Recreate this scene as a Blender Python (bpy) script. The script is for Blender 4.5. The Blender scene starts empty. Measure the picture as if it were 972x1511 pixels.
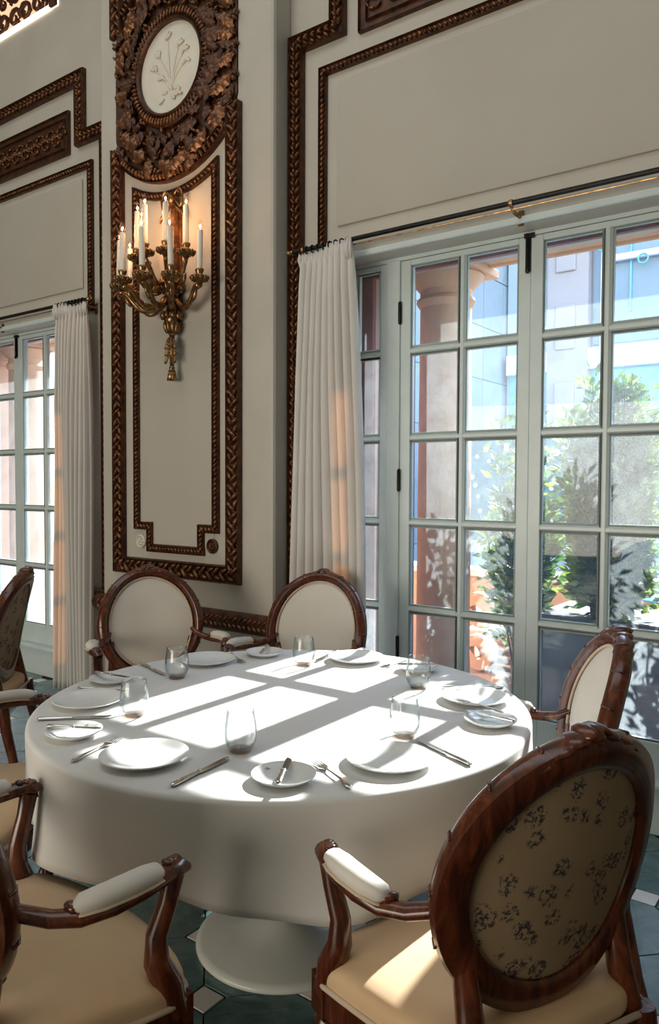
import bpy, math, random
from mathutils import Vector, Matrix
R = math.radians
PI = math.pi
sc = bpy.context.scene
C = sc.collection
random.seed(7)

# ------------------------------------------------------------------ camera
CAM_H = 1.42
yaw, pitch, roll = 0.63073, 0.0370, 0.00428
fwd = Vector((-math.sin(yaw) * math.cos(pitch), math.cos(yaw) * math.cos(pitch), -math.sin(pitch)))
rgt = Vector((math.cos(yaw), math.sin(yaw), 0))
upv = rgt.cross(fwd)
r2 = math.cos(roll) * rgt + math.sin(roll) * upv
u2 = -math.sin(roll) * rgt + math.cos(roll) * upv
cam_d = bpy.data.cameras.new('camera')
cam = bpy.data.objects.new('camera', cam_d)
C.objects.link(cam)
cam_d.sensor_fit = 'HORIZONTAL'
cam_d.sensor_width = 36
cam_d.lens = 36 * 1120 / 972
cam_d.clip_start = 0.02
cam_d.clip_end = 300
m = Matrix.Identity(4)
for i in range(3):
    m[i][0], m[i][1], m[i][2] = r2[i], u2[i], -fwd[i]
m[2][3] = CAM_H
cam.matrix_world = m
sc.camera = cam

# ------------------------------------------------------------------ world, sun, lights, exposure
SUN_EL = 33.8
w = bpy.data.worlds.new('sky')
sc.world = w
w.use_nodes = True
nt = w.node_tree
nt.nodes.clear()
out = nt.nodes.new('ShaderNodeOutputWorld')
bg = nt.nodes.new('ShaderNodeBackground')
sky = nt.nodes.new('ShaderNodeTexSky')
sky.sky_type = 'NISHITA'
sky.sun_disc = False
sky.sun_elevation = R(SUN_EL)
sky.sun_rotation = 0
sky.air_density = 1.2
sky.dust_density = 0.3
sky.ozone_density = 3.0
nt.links.new(sky.outputs[0], bg.inputs[0])
nt.links.new(bg.outputs[0], out.inputs[0])
bg.inputs[1].default_value = 1.0

def lamp(name, kind, loc, rot, energy, color, **kw):
    l = bpy.data.lights.new(name, kind)
    l.energy = energy
    l.color = color
    for k, v in kw.items():
        setattr(l, k, v)
    o = bpy.data.objects.new(name, l)
    C.objects.link(o)
    o.location = loc
    o.rotation_euler = rot
    return o

lamp('sun', 'SUN', (0, 12, 10), (R(-(90 - SUN_EL)), 0, 0), 12.0, (1.0, 0.97, 0.92), angle=0.0095)
# added warm fill behind the camera, brightening walls, seats and cloth front
lamp('hall_fill', 'AREA', (-3.3, -5.5, 1.5), (R(90), 0, R(-16)), 205, (1.0, 0.88, 0.72), shape='RECTANGLE', size=5.0, size_y=2.4)
lamp('ceiling_fill', 'AREA', (-2.6, 1.0, 5.4), (0, 0, 0), 38, (0.86, 0.95, 1.0), shape='RECTANGLE', size=7.0, size_y=1.8)  # cool overhead fill, added to lift the cloth and walls; no skylight modelled

sc.view_settings.view_transform = 'Standard'
sc.view_settings.look = 'None'
sc.view_settings.gamma = 1
sc.view_settings.use_curve_mapping = False
sc.view_settings.exposure = 0.5
sc.cycles.max_bounces = 9
sc.cycles.diffuse_bounces = 5
sc.cycles.transparent_max_bounces = 24
sc.cycles.sample_clamp_indirect = 6
sc.cycles.caustics_reflective = False
sc.cycles.caustics_refractive = False

# ------------------------------------------------------------------ materials
MAT = {}
class NB:
    def __init__(s, name):
        s.m = bpy.data.materials.new(name)
        s.m.use_nodes = True
        s.t = s.m.node_tree
        s.t.nodes.clear()
        s.out = s.n('OutputMaterial')
        MAT[name] = s.m
    def n(s, kind, **kw):
        nd = s.t.nodes.new('ShaderNode' + kind)
        for k, v in kw.items():
            if k in nd.inputs:
                nd.inputs[k].default_value = v
            else:
                setattr(nd, k, v)
        return nd
    def l(s, a, b):
        s.t.links.new(a, b)
    def coord(s, scale=1.0, kind='Object'):
        tc = s.n('TexCoord')
        mp = s.n('Mapping')
        mp.inputs['Scale'].default_value = scale if isinstance(scale, (tuple, list)) else (scale,) * 3
        s.l(tc.outputs[kind], mp.inputs[0])
        return mp.outputs[0]
    def noise(s, vec, scale, detail=4, rough=0.55, dist=0.0):
        nd = s.n('TexNoise')
        nd.inputs['Scale'].default_value = scale
        nd.inputs['Detail'].default_value = detail
        nd.inputs['Roughness'].default_value = rough
        nd.inputs['Distortion'].default_value = dist
        s.l(vec, nd.inputs['Vector'])
        return nd.outputs['Fac']
    def ramp(s, fac, stops):
        nd = s.n('ValToRGB')
        e = nd.color_ramp.elements
        while len(e) < len(stops):
            e.new(0.5)
        for i, (p, c) in enumerate(stops):
            e[i].position = p
            e[i].color = (*c, 1) if len(c) == 3 else c
        s.l(fac, nd.inputs[0])
        return nd.outputs[0]
    def bump(s, h, strength=0.3, dist=0.01):
        nd = s.n('Bump')
        nd.inputs['Strength'].default_value = strength
        nd.inputs['Distance'].default_value = dist
        s.l(h, nd.inputs['Height'])
        return nd.outputs[0]
    def bsdf(s, color=None, rough=0.5, metal=0.0, normal=None, **kw):
        nd = s.n('BsdfPrincipled')
        nd.inputs['Roughness'].default_value = rough
        nd.inputs['Metallic'].default_value = metal
        if color is not None:
            if isinstance(color, tuple):
                nd.inputs['Base Color'].default_value = (*color, 1)
            else:
                s.l(color, nd.inputs['Base Color'])
        if normal is not None:
            s.l(normal, nd.inputs['Normal'])
        for k, v in kw.items():
            nd.inputs[k].default_value = v
        return nd
    def end(s, sh):
        s.l(sh.outputs[0] if hasattr(sh, 'outputs') else sh, s.out.inputs[0])

def mat_noise(name, c1, c2, scale=6, rough=0.5, metal=0, bump=0.0, bscale=60, bdist=0.004, detail=4, **kw):
    b = NB(name)
    v = b.coord()
    col = b.ramp(b.noise(v, scale, detail), [(0.3, c1), (0.7, c2)])
    nrm = b.bump(b.noise(v, bscale, 4), bump, bdist) if bump else None
    b.end(b.bsdf(col, rough, metal, nrm, **kw))

mat_noise('wall_paint', (0.47, 0.445, 0.395), (0.53, 0.50, 0.445), 2.5, 0.55, bump=0.12, bscale=25)
mat_noise('panel_paint', (0.44, 0.412, 0.362), (0.475, 0.447, 0.395), 2.0, 0.6, bump=0.1, bscale=30)
mat_noise('white_paint', (0.56, 0.635, 0.64), (0.62, 0.70, 0.705), 8, 0.35, bump=0.12, bscale=40)
mat_noise('plaster', (0.66, 0.62, 0.54), (0.72, 0.68, 0.60), 9, 0.5, bump=0.1, bscale=50)
mat_noise('ceiling_paint', (0.62, 0.57, 0.48), (0.66, 0.61, 0.52), 2, 0.7)
mat_noise('gilt_dark', (0.022, 0.007, 0.004), (0.12, 0.042, 0.016), 22, 0.36, 0.35, 0.5, 90, 0.006)
mat_noise('gilt_leaf', (0.032, 0.010, 0.005), (0.30, 0.13, 0.055), 30, 0.30, 0.55, 0.4, 110, 0.004)
mat_noise('brass_antique', (0.11, 0.055, 0.02), (0.42, 0.25, 0.115), 40, 0.28, 0.9, 0.3, 130, 0.003)
mat_noise('black_iron', (0.008, 0.008, 0.008), (0.02, 0.018, 0.016), 30, 0.4, 0.6)
mat_noise('red_paint', (0.20, 0.025, 0.012), (0.27, 0.04, 0.02), 14, 0.4)
mat_noise('peach_stone', (0.56, 0.31, 0.175), (0.71, 0.44, 0.285), 5, 0.8, bump=0.35, bscale=45, bdist=0.006, detail=7)
mat_noise('white_stone', (0.66, 0.63, 0.58), (0.74, 0.71, 0.66), 7, 0.7)
mat_noise('terrace_stone', (0.56, 0.50, 0.43), (0.66, 0.60, 0.52), 6, 0.8)
mat_noise('china', (0.80, 0.82, 0.82), (0.83, 0.85, 0.85), 3, 0.12)
mat_noise('base_enamel', (0.66, 0.69, 0.65), (0.72, 0.74, 0.70), 6, 0.25)
mat_noise('silver', (0.60, 0.58, 0.55), (0.74, 0.72, 0.69), 30, 0.16, 1.0)
mat_noise('candle_sleeve', (0.78, 0.74, 0.66), (0.83, 0.79, 0.71), 8, 0.45)
mat_noise('marble', (0.72, 0.70, 0.68), (0.84, 0.83, 0.82), 9, 0.25)
mat_noise('print_grey', (0.16, 0.17, 0.18), (0.20, 0.21, 0.22), 9, 0.4)
mat_noise('facade_pale', (0.348, 0.389, 0.429), (0.394, 0.435, 0.47), 0.5, 0.7)
mat_noise('facade_panel', (0.302, 0.348, 0.394), (0.348, 0.389, 0.429), 0.7, 0.6)
mat_noise('facade_pink', (0.36, 0.29, 0.284), (0.394, 0.325, 0.319), 1, 0.7)
mat_noise('facade_grey', (0.20, 0.245, 0.30), (0.24, 0.285, 0.34), 0.7, 0.7)
mat_noise('facade_white', (0.80, 0.84, 0.88), (0.86, 0.89, 0.92), 1, 0.6)
mat_noise('teal_glass', (0.008, 0.06, 0.08), (0.02, 0.11, 0.14), 1.4, 0.8)
mat_noise('blue_glass', (0.10, 0.36, 0.52), (0.16, 0.45, 0.60), 0.6, 0.25)
mat_noise('dark_planter', (0.015, 0.016, 0.018), (0.035, 0.037, 0.04), 8, 0.5)
mat_noise('slat_wood', (0.13, 0.09, 0.06), (0.22, 0.16, 0.11), 18, 0.6)
mat_noise('bench_cushion', (0.52, 0.38, 0.25), (0.60, 0.46, 0.32), 8, 0.85)
mat_noise('bark', (0.05, 0.035, 0.025), (0.10, 0.07, 0.05), 20, 0.8)
mat_noise('grout', (0.012, 0.018, 0.016), (0.022, 0.03, 0.026), 14, 0.8)
mat_noise('street', (0.30, 0.31, 0.33), (0.38, 0.39, 0.41), 1, 0.8)

def slate():
    b = NB('green_slate')
    v = b.coord(1.0)
    oi = b.n('ObjectInfo')
    ad = b.n('VectorMath', operation='ADD')
    cm = b.n('CombineXYZ')
    mul = b.n('Math', operation='MULTIPLY')
    mul.inputs[1].default_value = 37
    b.l(oi.outputs['Random'], mul.inputs[0])
    b.l(mul.outputs[0], cm.inputs[0])
    b.l(v, ad.inputs[0]); b.l(cm.outputs[0], ad.inputs[1])
    n1 = b.noise(ad.outputs[0], 7, 7, 0.62, 0.6)
    base = b.ramp(n1, [(0.3, (0.045, 0.095, 0.095)), (0.55, (0.10, 0.185, 0.19)), (0.75, (0.20, 0.31, 0.32))])
    vein = b.ramp(b.noise(ad.outputs[0], 4, 8, 0.7, 2.5), [(0.488, (0, 0, 0)), (0.5, (1, 1, 1)), (0.512, (0, 0, 0))])
    mx = b.n('MixRGB')
    mx.inputs[2].default_value = (0.25, 0.36, 0.32, 1)
    sm = b.n('Math', operation='MULTIPLY'); sm.inputs[1].default_value = 0.35
    b.l(vein, sm.inputs[0]); b.l(sm.outputs[0], mx.inputs[0]); b.l(base, mx.inputs[1])
    b.end(b.bsdf(mx.outputs[0], 0.25, 0, b.bump(n1, 0.25, 0.006)))
slate()

def wood(name, c1, c2, c3, rough=0.3):
    b = NB(name)
    v = b.coord((14, 14, 3))
    n1 = b.noise(v, 2.2, 6, 0.6, 1.2)
    col = b.ramp(n1, [(0.25, c1), (0.5, c2), (0.75, c3)])
    b.end(b.bsdf(col, rough, 0, b.bump(n1, 0.12, 0.002), **{'Coat Weight': 0.35, 'Coat Roughness': 0.2}))
wood('mahogany', (0.016, 0.0035, 0.0015), (0.08, 0.017, 0.0055), (0.18, 0.046, 0.015), 0.24)
wood('table_wood', (0.10, 0.05, 0.025), (0.16, 0.09, 0.05), (0.22, 0.13, 0.08), 0.4)

def weave(name, c1, c2, sc_=900, rough=0.85, tr=0.0, bump=0.12, tcol=None):
    b = NB(name)
    v = b.coord()
    n1 = b.noise(v, 5, 5)
    n2 = b.noise(v, sc_, 2)
    col = b.ramp(n1, [(0.3, c1), (0.7, c2)])
    p = b.bsdf(col, rough, 0, b.bump(n2, bump, 0.002), **{'Sheen Weight': 0.15})
    if tr:
        t = b.n('BsdfTranslucent')
        t.inputs[0].default_value = (*(tcol or c2), 1)
        mx = b.n('MixShader')
        mx.inputs[0].default_value = tr
        b.l(p.outputs[0], mx.inputs[1]); b.l(t.outputs[0], mx.inputs[2])
        b.end(mx)
    else:
        b.end(p)
weave('upholstery_cream', (0.62, 0.59, 0.54), (0.68, 0.65, 0.60))
weave('upholstery_seat', (0.61, 0.42, 0.25), (0.69, 0.49, 0.30))
weave('gimp', (0.50, 0.40, 0.30), (0.58, 0.47, 0.36), 300)
weave('tablecloth', (0.80, 0.80, 0.79), (0.84, 0.84, 0.83), 700, 0.9, 0.12)
weave('curtain_fabric', (0.74, 0.755, 0.74), (0.80, 0.815, 0.80), 500, 0.9, 0.25, 0.15, (0.85, 0.50, 0.26))

def floral():
    b = NB('floral_fabric')
    v = b.coord(1.0)
    wp = b.n('TexNoise'); wp.inputs['Scale'].default_value = 38; wp.inputs['Detail'].default_value = 5
    b.l(v, wp.inputs['Vector'])
    ad = b.n('VectorMath', operation='MULTIPLY_ADD')
    ad.inputs[1].default_value = (0.03, 0.03, 0.03)
    b.l(wp.outputs['Color'], ad.inputs[0]); b.l(v, ad.inputs[2])
    vo = b.n('TexVoronoi'); vo.inputs['Scale'].default_value = 20
    b.l(ad.outputs[0], vo.inputs['Vector'])
    mask = b.ramp(vo.outputs['Distance'], [(0.37, (1, 1, 1)), (0.47, (0, 0, 0))])
    br = b.ramp(b.noise(v, 120, 3, 0.7), [(0.47, (0, 0, 0)), (0.55, (1, 1, 1))])
    mu = b.n('Math', operation='MULTIPLY')
    b.l(mask, mu.inputs[0]); b.l(br, mu.inputs[1])
    gr = b.ramp(b.noise(v, 7, 4), [(0.3, (0.29, 0.20, 0.115)), (0.7, (0.35, 0.245, 0.15))])
    mx = b.n('MixRGB')
    mx.inputs[2].default_value = (0.045, 0.035, 0.04, 1)
    b.l(mu.outputs[0], mx.inputs[0]); b.l(gr, mx.inputs[1])
    b.end(b.bsdf(mx.outputs[0], 0.9, 0, b.bump(b.noise(v, 600, 2), 0.1, 0.002)))
floral()

def leafmat(name, c1, c2, c3):
    b = NB(name)
    v = b.coord()
    col = b.ramp(b.noise(v, 9, 3), [(0.3, c1), (0.5, c2), (0.68, c3)])
    p = b.bsdf(col, 0.4)
    t = b.n('BsdfTranslucent')
    hs = b.n('HueSaturation'); hs.inputs['Value'].default_value = 2.0
    b.l(col, hs.inputs['Color']); b.l(hs.outputs[0], t.inputs[0])
    mx = b.n('MixShader'); mx.inputs[0].default_value = 0.45
    b.l(p.outputs[0], mx.inputs[1]); b.l(t.outputs[0], mx.inputs[2])
    b.end(mx)
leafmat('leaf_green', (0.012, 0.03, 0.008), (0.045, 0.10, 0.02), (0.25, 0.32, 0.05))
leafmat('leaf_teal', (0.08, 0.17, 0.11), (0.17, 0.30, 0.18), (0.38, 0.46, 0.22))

def pane_glass(name='window_glass', lo=0.022, hi=0.075):
    b = NB(name)
    v = b.coord()
    t = b.n('BsdfTransparent'); t.inputs[0].default_value = (0.965, 0.985, 0.985, 1)
    d = b.n('BsdfTranslucent'); d.inputs[0].default_value = (0.78, 0.92, 1.0, 1)
    n1 = b.noise(v, 9, 8, 0.75)
    n2 = b.noise(v, 160, 3, 0.6)
    mu = b.n('Math', operation='MULTIPLY')
    b.l(n1, mu.inputs[0]); b.l(n2, mu.inputs[1])
    mr = b.n('MapRange')
    mr.inputs['From Min'].default_value = 0.12
    mr.inputs['From Max'].default_value = 0.42
    mr.inputs['To Min'].default_value = lo
    mr.inputs['To Max'].default_value = hi
    b.l(mu.outputs[0], mr.inputs['Value'])
    mx = b.n('MixShader')
    b.l(mr.outputs[0], mx.inputs[0]); b.l(t.outputs[0], mx.inputs[1]); b.l(d.outputs[0], mx.inputs[2])
    g = b.n('BsdfGlossy'); g.inputs['Roughness'].default_value = 0.02
    mx2 = b.n('MixShader')
    fr = b.n('LayerWeight'); fr.inputs[0].default_value = 0.5
    pw = b.n('Math', operation='POWER'); pw.inputs[1].default_value = 4.0
    ma = b.n('Math', operation='MULTIPLY_ADD'); ma.inputs[1].default_value = 0.6; ma.inputs[2].default_value = 0.02
    b.l(fr.outputs['Facing'], pw.inputs[0]); b.l(pw.outputs[0], ma.inputs[0])
    b.l(ma.outputs[0], mx2.inputs[0]); b.l(mx.outputs[0], mx2.inputs[1]); b.l(g.outputs[0], mx2.inputs[2])
    b.end(mx2)
pane_glass()
pane_glass('dusty_glass', 0.05, 0.15)

def thin_glass(name, tint, rim, gl=0.8):
    b = NB(name)
    lw = b.n('LayerWeight'); lw.inputs[0].default_value = 0.5
    p2 = b.n('Math', operation='POWER'); p2.inputs[1].default_value = 2.2
    b.l(lw.outputs['Facing'], p2.inputs[0])
    mc = b.n('MixRGB'); mc.inputs[1].default_value = (*tint, 1); mc.inputs[2].default_value = (*rim, 1)
    b.l(p2.outputs[0], mc.inputs[0])
    t = b.n('BsdfTransparent'); b.l(mc.outputs[0], t.inputs[0])
    g = b.n('BsdfGlossy'); g.inputs['Roughness'].default_value = 0.03
    mu = b.n('Math', operation='MULTIPLY_ADD'); mu.inputs[1].default_value = gl; mu.inputs[2].default_value = 0.045
    b.l(p2.outputs[0], mu.inputs[0])
    mx = b.n('MixShader')
    b.l(mu.outputs[0], mx.inputs[0]); b.l(t.outputs[0], mx.inputs[1]); b.l(g.outputs[0], mx.inputs[2])
    b.end(mx)
thin_glass('drinking_glass', (0.975, 0.985, 0.985), (0.5, 0.56, 0.58), 0.7)
thin_glass('glass_foot', (0.93, 0.83, 0.76), (0.55, 0.45, 0.40), 0.5)
thin_glass('bulb_glass', (1.0, 0.93, 0.85), (0.9, 0.75, 0.6), 0.25)

def emit(name, col, s):
    b = NB(name)
    e = b.n('Emission')
    e.inputs[0].default_value = (*col, 1)
    e.inputs[1].default_value = s
    b.end(e)
emit('filament', (1.0, 0.55, 0.22), 60)
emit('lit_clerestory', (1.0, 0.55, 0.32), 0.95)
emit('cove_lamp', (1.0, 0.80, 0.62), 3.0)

# ------------------------------------------------------------------ mesh helpers
class MB:
    def __init__(s):
        s.v, s.f = [], []
    def add(s, vs, fs, M=None):
        o = len(s.v)
        if M is not None:
            vs = [M @ Vector(p) for p in vs]
        s.v.extend(tuple(p) for p in vs)
        s.f.extend(tuple(i + o for i in f) for f in fs)
        return s
    def box(s, x0, x1, y0, y1, z0, z1, M=None):
        vs = [(x, y, z) for z in (z0, z1) for y in (y0, y1) for x in (x0, x1)]
        return s.add(vs, [(0, 2, 3, 1), (4, 5, 7, 6), (0, 1, 5, 4), (2, 6, 7, 3), (0, 4, 6, 2), (1, 3, 7, 5)], M)
    def grid(s, fn, nu, nv, cu=False, cv=False, M=None):
        mu, mv = (nu if cu else nu + 1), (nv if cv else nv + 1)
        vs = [fn(i / nu, j / nv) for i in range(mu) for j in range(mv)]
        fs = [(i * mv + j, ((i + 1) % mu) * mv + j, ((i + 1) % mu) * mv + (j + 1) % mv, i * mv + (j + 1) % mv)
              for i in range(nu) for j in range(nv)]
        return s.add(vs, fs, M)
    def lathe(s, prof, seg=24, M=None, cap0=False, cap1=False):
        n = len(prof)
        vs = [(r * math.cos(2 * PI * i / seg), r * math.sin(2 * PI * i / seg), z) for i in range(seg) for r, z in prof]
        fs = [(i * n + j, ((i + 1) % seg) * n + j, ((i + 1) % seg) * n + j + 1, i * n + j + 1) for i in range(seg) for j in range(n - 1)]
        if cap0: fs.append(tuple(i * n for i in reversed(range(seg))))
        if cap1: fs.append(tuple(i * n + n - 1 for i in range(seg)))
        return s.add(vs, fs, M)
    def ell(s, c, r, rot=None, su=8, sv=5):
        M = Matrix.Translation(c)
        if rot is not None: M = M @ rot
        vs = [(0, 0, -r[2])]
        for j in range(1, sv):
            a = PI * j / sv
            for i in range(su):
                b = 2 * PI * i / su
                vs.append((r[0] * math.sin(a) * math.cos(b), r[1] * math.sin(a) * math.sin(b), -r[2] * math.cos(a)))
        vs.append((0, 0, r[2]))
        fs = [(0, 1 + (i + 1) % su, 1 + i) for i in range(su)]
        for j in range(sv - 2):
            for i in range(su):
                a, b2 = 1 + j * su + i, 1 + j * su + (i + 1) % su
                fs.append((a, b2, b2 + su, a + su))
        t = len(vs) - 1
        fs += [(t, 1 + (sv - 2) * su + i, 1 + (sv - 2) * su + (i + 1) % su) for i in range(su)]
        return s.add(vs, fs, M)
    def tube(s, pts, rad, seg=8, cap=True, flat=1.0, closed=False, nrm=None):
        pts = [Vector(p) for p in pts]
        n = len(pts)
        rad = rad if isinstance(rad, (list, tuple)) else [rad] * n
        ref = Vector(nrm) if nrm else None
        vs = []
        prev = None
        for i, p in enumerate(pts):
            a = pts[(i - 1) % n] if (closed or i) else p
            b = pts[(i + 1) % n] if (closed or i < n - 1) else p
            t = (b - a).normalized()
            if ref is not None:
                u = ref - t * ref.dot(t)
            elif prev is None:
                u = t.orthogonal()
            else:
                u = prev - t * prev.dot(t)
            if u.length < 1e-6: u = t.orthogonal()
            u.normalize(); prev = u
            v = t.cross(u)
            for k in range(seg):
                an = 2 * PI * k / seg
                vs.append(p + (u * math.cos(an) * flat + v * math.sin(an)) * rad[i])
        fs = [(i * seg + k, i * seg + (k + 1) % seg, ((i + 1) % n) * seg + (k + 1) % seg, ((i + 1) % n) * seg + k)
              for i in range(n if closed else n - 1) for k in range(seg)]
        if cap and not closed:
            fs.append(tuple(reversed(range(seg))))
            fs.append(tuple((n - 1) * seg + k for k in range(seg)))
        return s.add(vs, fs)
    def sweep(s, frames, prof, closed=False, cap=True):
        """frames: list of (origin, u, v); prof: list of (a, b) closed loop"""
        n, k = len(frames), len(prof)
        vs = [Vector(o) + Vector(u) * a + Vector(v) * b for o, u, v in frames for a, b in prof]
        fs = [(i * k + j, i * k + (j + 1) % k, ((i + 1) % n) * k + (j + 1) % k, ((i + 1) % n) * k + j)
              for i in range(n if closed else n - 1) for j in range(k)]
        if cap and not closed:
            fs.append(tuple(reversed(range(k)))); fs.append(tuple((n - 1) * k + j for j in range(k)))
        return s.add(vs, fs)
    def prism(s, poly, z0, z1, M=None):
        n = len(poly)
        vs = [(x, y, z0) for x, y in poly] + [(x, y, z1) for x, y in poly]
        fs = [tuple(reversed(range(n))), tuple(range(n, 2 * n))] + [(i, (i + 1) % n, n + (i + 1) % n, n + i) for i in range(n)]
        return s.add(vs, fs, M)
    def build(s, name, mat, parent=None, smooth=False, bevel=0, fix=True, seg=2):
        me = bpy.data.meshes.new(name)
        me.from_pydata(s.v, [], s.f)
        if fix:
            import bmesh
            bm = bmesh.new(); bm.from_mesh(me)
            bmesh.ops.recalc_face_normals(bm, faces=bm.faces)
            bm.to_mesh(me); bm.free()
        me.materials.append(MAT[mat])
        if smooth:
            me.shade_smooth()
            if smooth == 'auto':
                me.set_sharp_from_angle(angle=R(38))
        o = bpy.data.objects.new(name, me)
        C.objects.link(o)
        if parent: o.parent = parent
        if bevel:
            b = o.modifiers.new('bevel', 'BEVEL'); b.width = bevel; b.segments = seg; b.limit_method = 'ANGLE'
        return o

def tag(o, label=None, cat=None, group=None, kind=None):
    if label: o['label'] = label
    if cat: o['category'] = cat
    if group: o['group'] = group
    if kind: o['kind'] = kind
    return o
def empty(name, loc=(0, 0, 0), rz=0.0, label=None, cat=None, group=None, kind=None):
    o = bpy.data.objects.new(name, None)
    C.objects.link(o)
    o.empty_display_size = 0.1
    o.location = loc
    o.rotation_euler = (0, 0, rz)
    return tag(o, label, cat, group, kind)
def kids(o):
    return [c for c in bpy.data.objects if c.parent == o]
def copy_tree(o, parent=None, tree=None):
    c = o.copy()
    C.objects.link(c)
    c.parent = parent
    for k in kids(o):
        copy_tree(k, c)
    return c
def inst(me_obj, parent, M=None, name=None):
    c = me_obj.copy()
    C.objects.link(c)
    c.parent = parent
    if M is not None: c.matrix_local = M
    return c
def rotm(ax, deg): return Matrix.Rotation(R(deg), 4, ax)
def T(x, y, z): return Matrix.Translation((x, y, z))
def dirM(d, up=(0, 0, 1)):
    z = Vector(d).normalized()
    x = Vector(up).cross(z)
    if x.length < 1e-5: x = Vector((1, 0, 0))
    x.normalize()
    y = z.cross(x)
    return Matrix(((x.x, y.x, z.x, 0), (x.y, y.y, z.y, 0), (x.z, y.z, z.z, 0), (0, 0, 0, 1)))

# ================================================================== the room
YP, YW, YD = 3.03, 3.17, 3.285       # pier face, bay wall face, door leaf face
PX0, PX1 = -3.99, -2.578             # the pier in view
BAYS = [-1.295, -5.33]
CEIL = 5.5
XL, XR, YB = -9.5, 5.0, -6.5

# floor
fl = MB().box(XL, XR, YB, 3.6, -0.10, -0.006).build('floor', 'grout')
tag(fl, 'dark green slate floor with small white marble insets', 'floor', kind='structure')
P_, S_ = 0.300, 0.085
e1 = Vector((1, 1, 0)) / math.sqrt(2); e2 = Vector((-1, 1, 0)) / math.sqrt(2)
u0, v0 = 1.478, 2.369
h, c_ = P_ / 2 - 0.002, S_ / math.sqrt(2)
octa = [(h, -h + c_), (h, h - c_), (h - c_, h), (-h + c_, h), (-h, h - c_), (-h, -h + c_), (-h + c_, -h), (h - c_, -h)]
rot45 = rotm('Z', 45)
tile0 = MB().prism(octa, -0.012, 0.0, rot45).build('slate_tile', 'green_slate', fl, bevel=0.0015, seg=1)
q = S_ / 2 - 0.003
dot0 = MB().prism([(q, -q), (q, q), (-q, q), (-q, -q)], -0.012, 0.0).build('marble_inset', 'marble', fl, bevel=0.0015, seg=1)
def seen_floor(x, y):
    d = Vector((x, y, 0)) - Vector((0, 0, CAM_H))
    dz = d.dot(fwd)
    if dz < 0.5: return False
    px, py = d.dot(r2) / dz * 1120, d.dot(u2) / dz * 1120
    return -640 < px < 1150 and py > -950
first = [True, True]
tiles = []
for i in range(-30, 31):
    for j in range(-30, 31):
        for k in (0, 1):
            off = P_ / 2 if k == 0 else 0
            p = e1 * (u0 + i * P_ + off) + e2 * (v0 + j * P_ + off)
            if p.y > 3.20 or p.x < -6.2 or p.x > 1.5 or not seen_floor(p.x, p.y): continue
            src = tile0 if k == 0 else dot0
            if first[k]:
                src.location = p; first[k] = False
            else:
                c = inst(src, fl); c.location = p
        # beyond the tiles in view the slab goes on
slab = MB().box(XL, XR, YB, 0.2, -0.012, -0.001)
slab.box(XL, -6.35, 0.2, 3.2, -0.012, -0.001).box(1.72, XR, 0.2, 3.2, -0.012, -0.001)
slab.build('slate_field', 'green_slate', fl)

# ceiling and outer walls
tag(MB().box(XL, XR, YB, 3.6, CEIL, CEIL + 0.15).build('ceiling', 'ceiling_paint'), 'cream ceiling high above the dining room', 'ceiling', kind='structure')
tag(MB().box(XL - .15, XL, YB, 3.6, 0, CEIL).build('wall_left', 'wall_paint'), 'plain cream end wall of the hall', 'wall', kind='structure')
tag(MB().box(XR, XR + .15, YB, 3.6, 0, CEIL).build('wall_right', 'wall_paint'), 'cream wall at the other end of the hall', 'wall', kind='structure')
tag(MB().box(XL, XR, YB - .15, YB, 0, CEIL).build('wall_front', 'wall_paint'), 'cream wall facing the window wall', 'wall', kind='structure')

# window wall: solid strips around the two door openings
HX = 0.975                           # half width of a door opening
SOF = 2.545
wb = MB()
edges = [XL]
for cx in sorted(BAYS): edges += [cx - HX, cx + HX]
edges.append(XR)
for i in range(0, len(edges), 2):
    wb.box(edges[i], edges[i + 1], YW, 3.60, 0, CEIL)
CW, CZ0, CZ1 = 0.72, 4.66, 5.30      # clerestory opening over each bay
for cx in BAYS:
    wb.box(cx - HX, cx + HX, YW, 3.60, SOF, CZ0)
    wb.box(cx - HX, cx - CW, YW, 3.60, CZ0, CZ1)
    wb.box(cx + CW, cx + HX, YW, 3.60, CZ0, CZ1)
    wb.box(cx - HX, cx + HX, YW, 3.60, CZ1, CEIL)
tag(wb.build('wall_back', 'wall_paint'), 'cream panelled wall holding the french doors', 'wall', kind='structure')
pier = MB().box(PX0, PX1, YP, YW + .01, 0, CEIL).build('wall_pier', 'wall_paint', bevel=0.02)
tag(pier, 'projecting cream pier between the two window bays', 'wall', kind='structure')
p2 = MB().box(-1.295 + 1.283, -1.295 + 2.7, YP, YW + .01, 0, CEIL).build('wall_pier', 'wall_paint', bevel=0.02)
tag(p2, 'cream pier to the right of the right french doors', 'wall', kind='structure')

# ------------------------------------------------------------------ carved mouldings
BASE_PROF = [(-.5, 0), (-.5, .55), (-.44, .78), (-.38, .55), (-.32, .32), (.32, .32), (.38, .55), (.44, .78), (.5, .55), (.5, 0)]
def path_frames(pts, Y, closed=False):
    """pts in wall coordinates (x, z); u across the strip, v out of the wall (-Y)"""
    P = [Vector((x, 0, z)) for x, z in pts]
    n = len(P)
    fr = []
    for i in range(n):
        a = P[i] - P[i - 1] if (i or closed) else P[1] - P[0]
        b = P[(i + 1) % n] - P[i] if (i < n - 1 or closed) else P[-1] - P[-2]
        a.normalize(); b.normalize()
        na = Vector((a.z, 0, -a.x)); nb = Vector((b.z, 0, -b.x))
        mm = (na + nb)
        if mm.length < 1e-4: mm = na
        mm.normalize()
        mm = mm / max(0.35, mm.dot(na))
        fr.append((Vector((P[i].x, Y, P[i].z)), mm, Vector((0, -1, 0))))
    return fr
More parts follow.
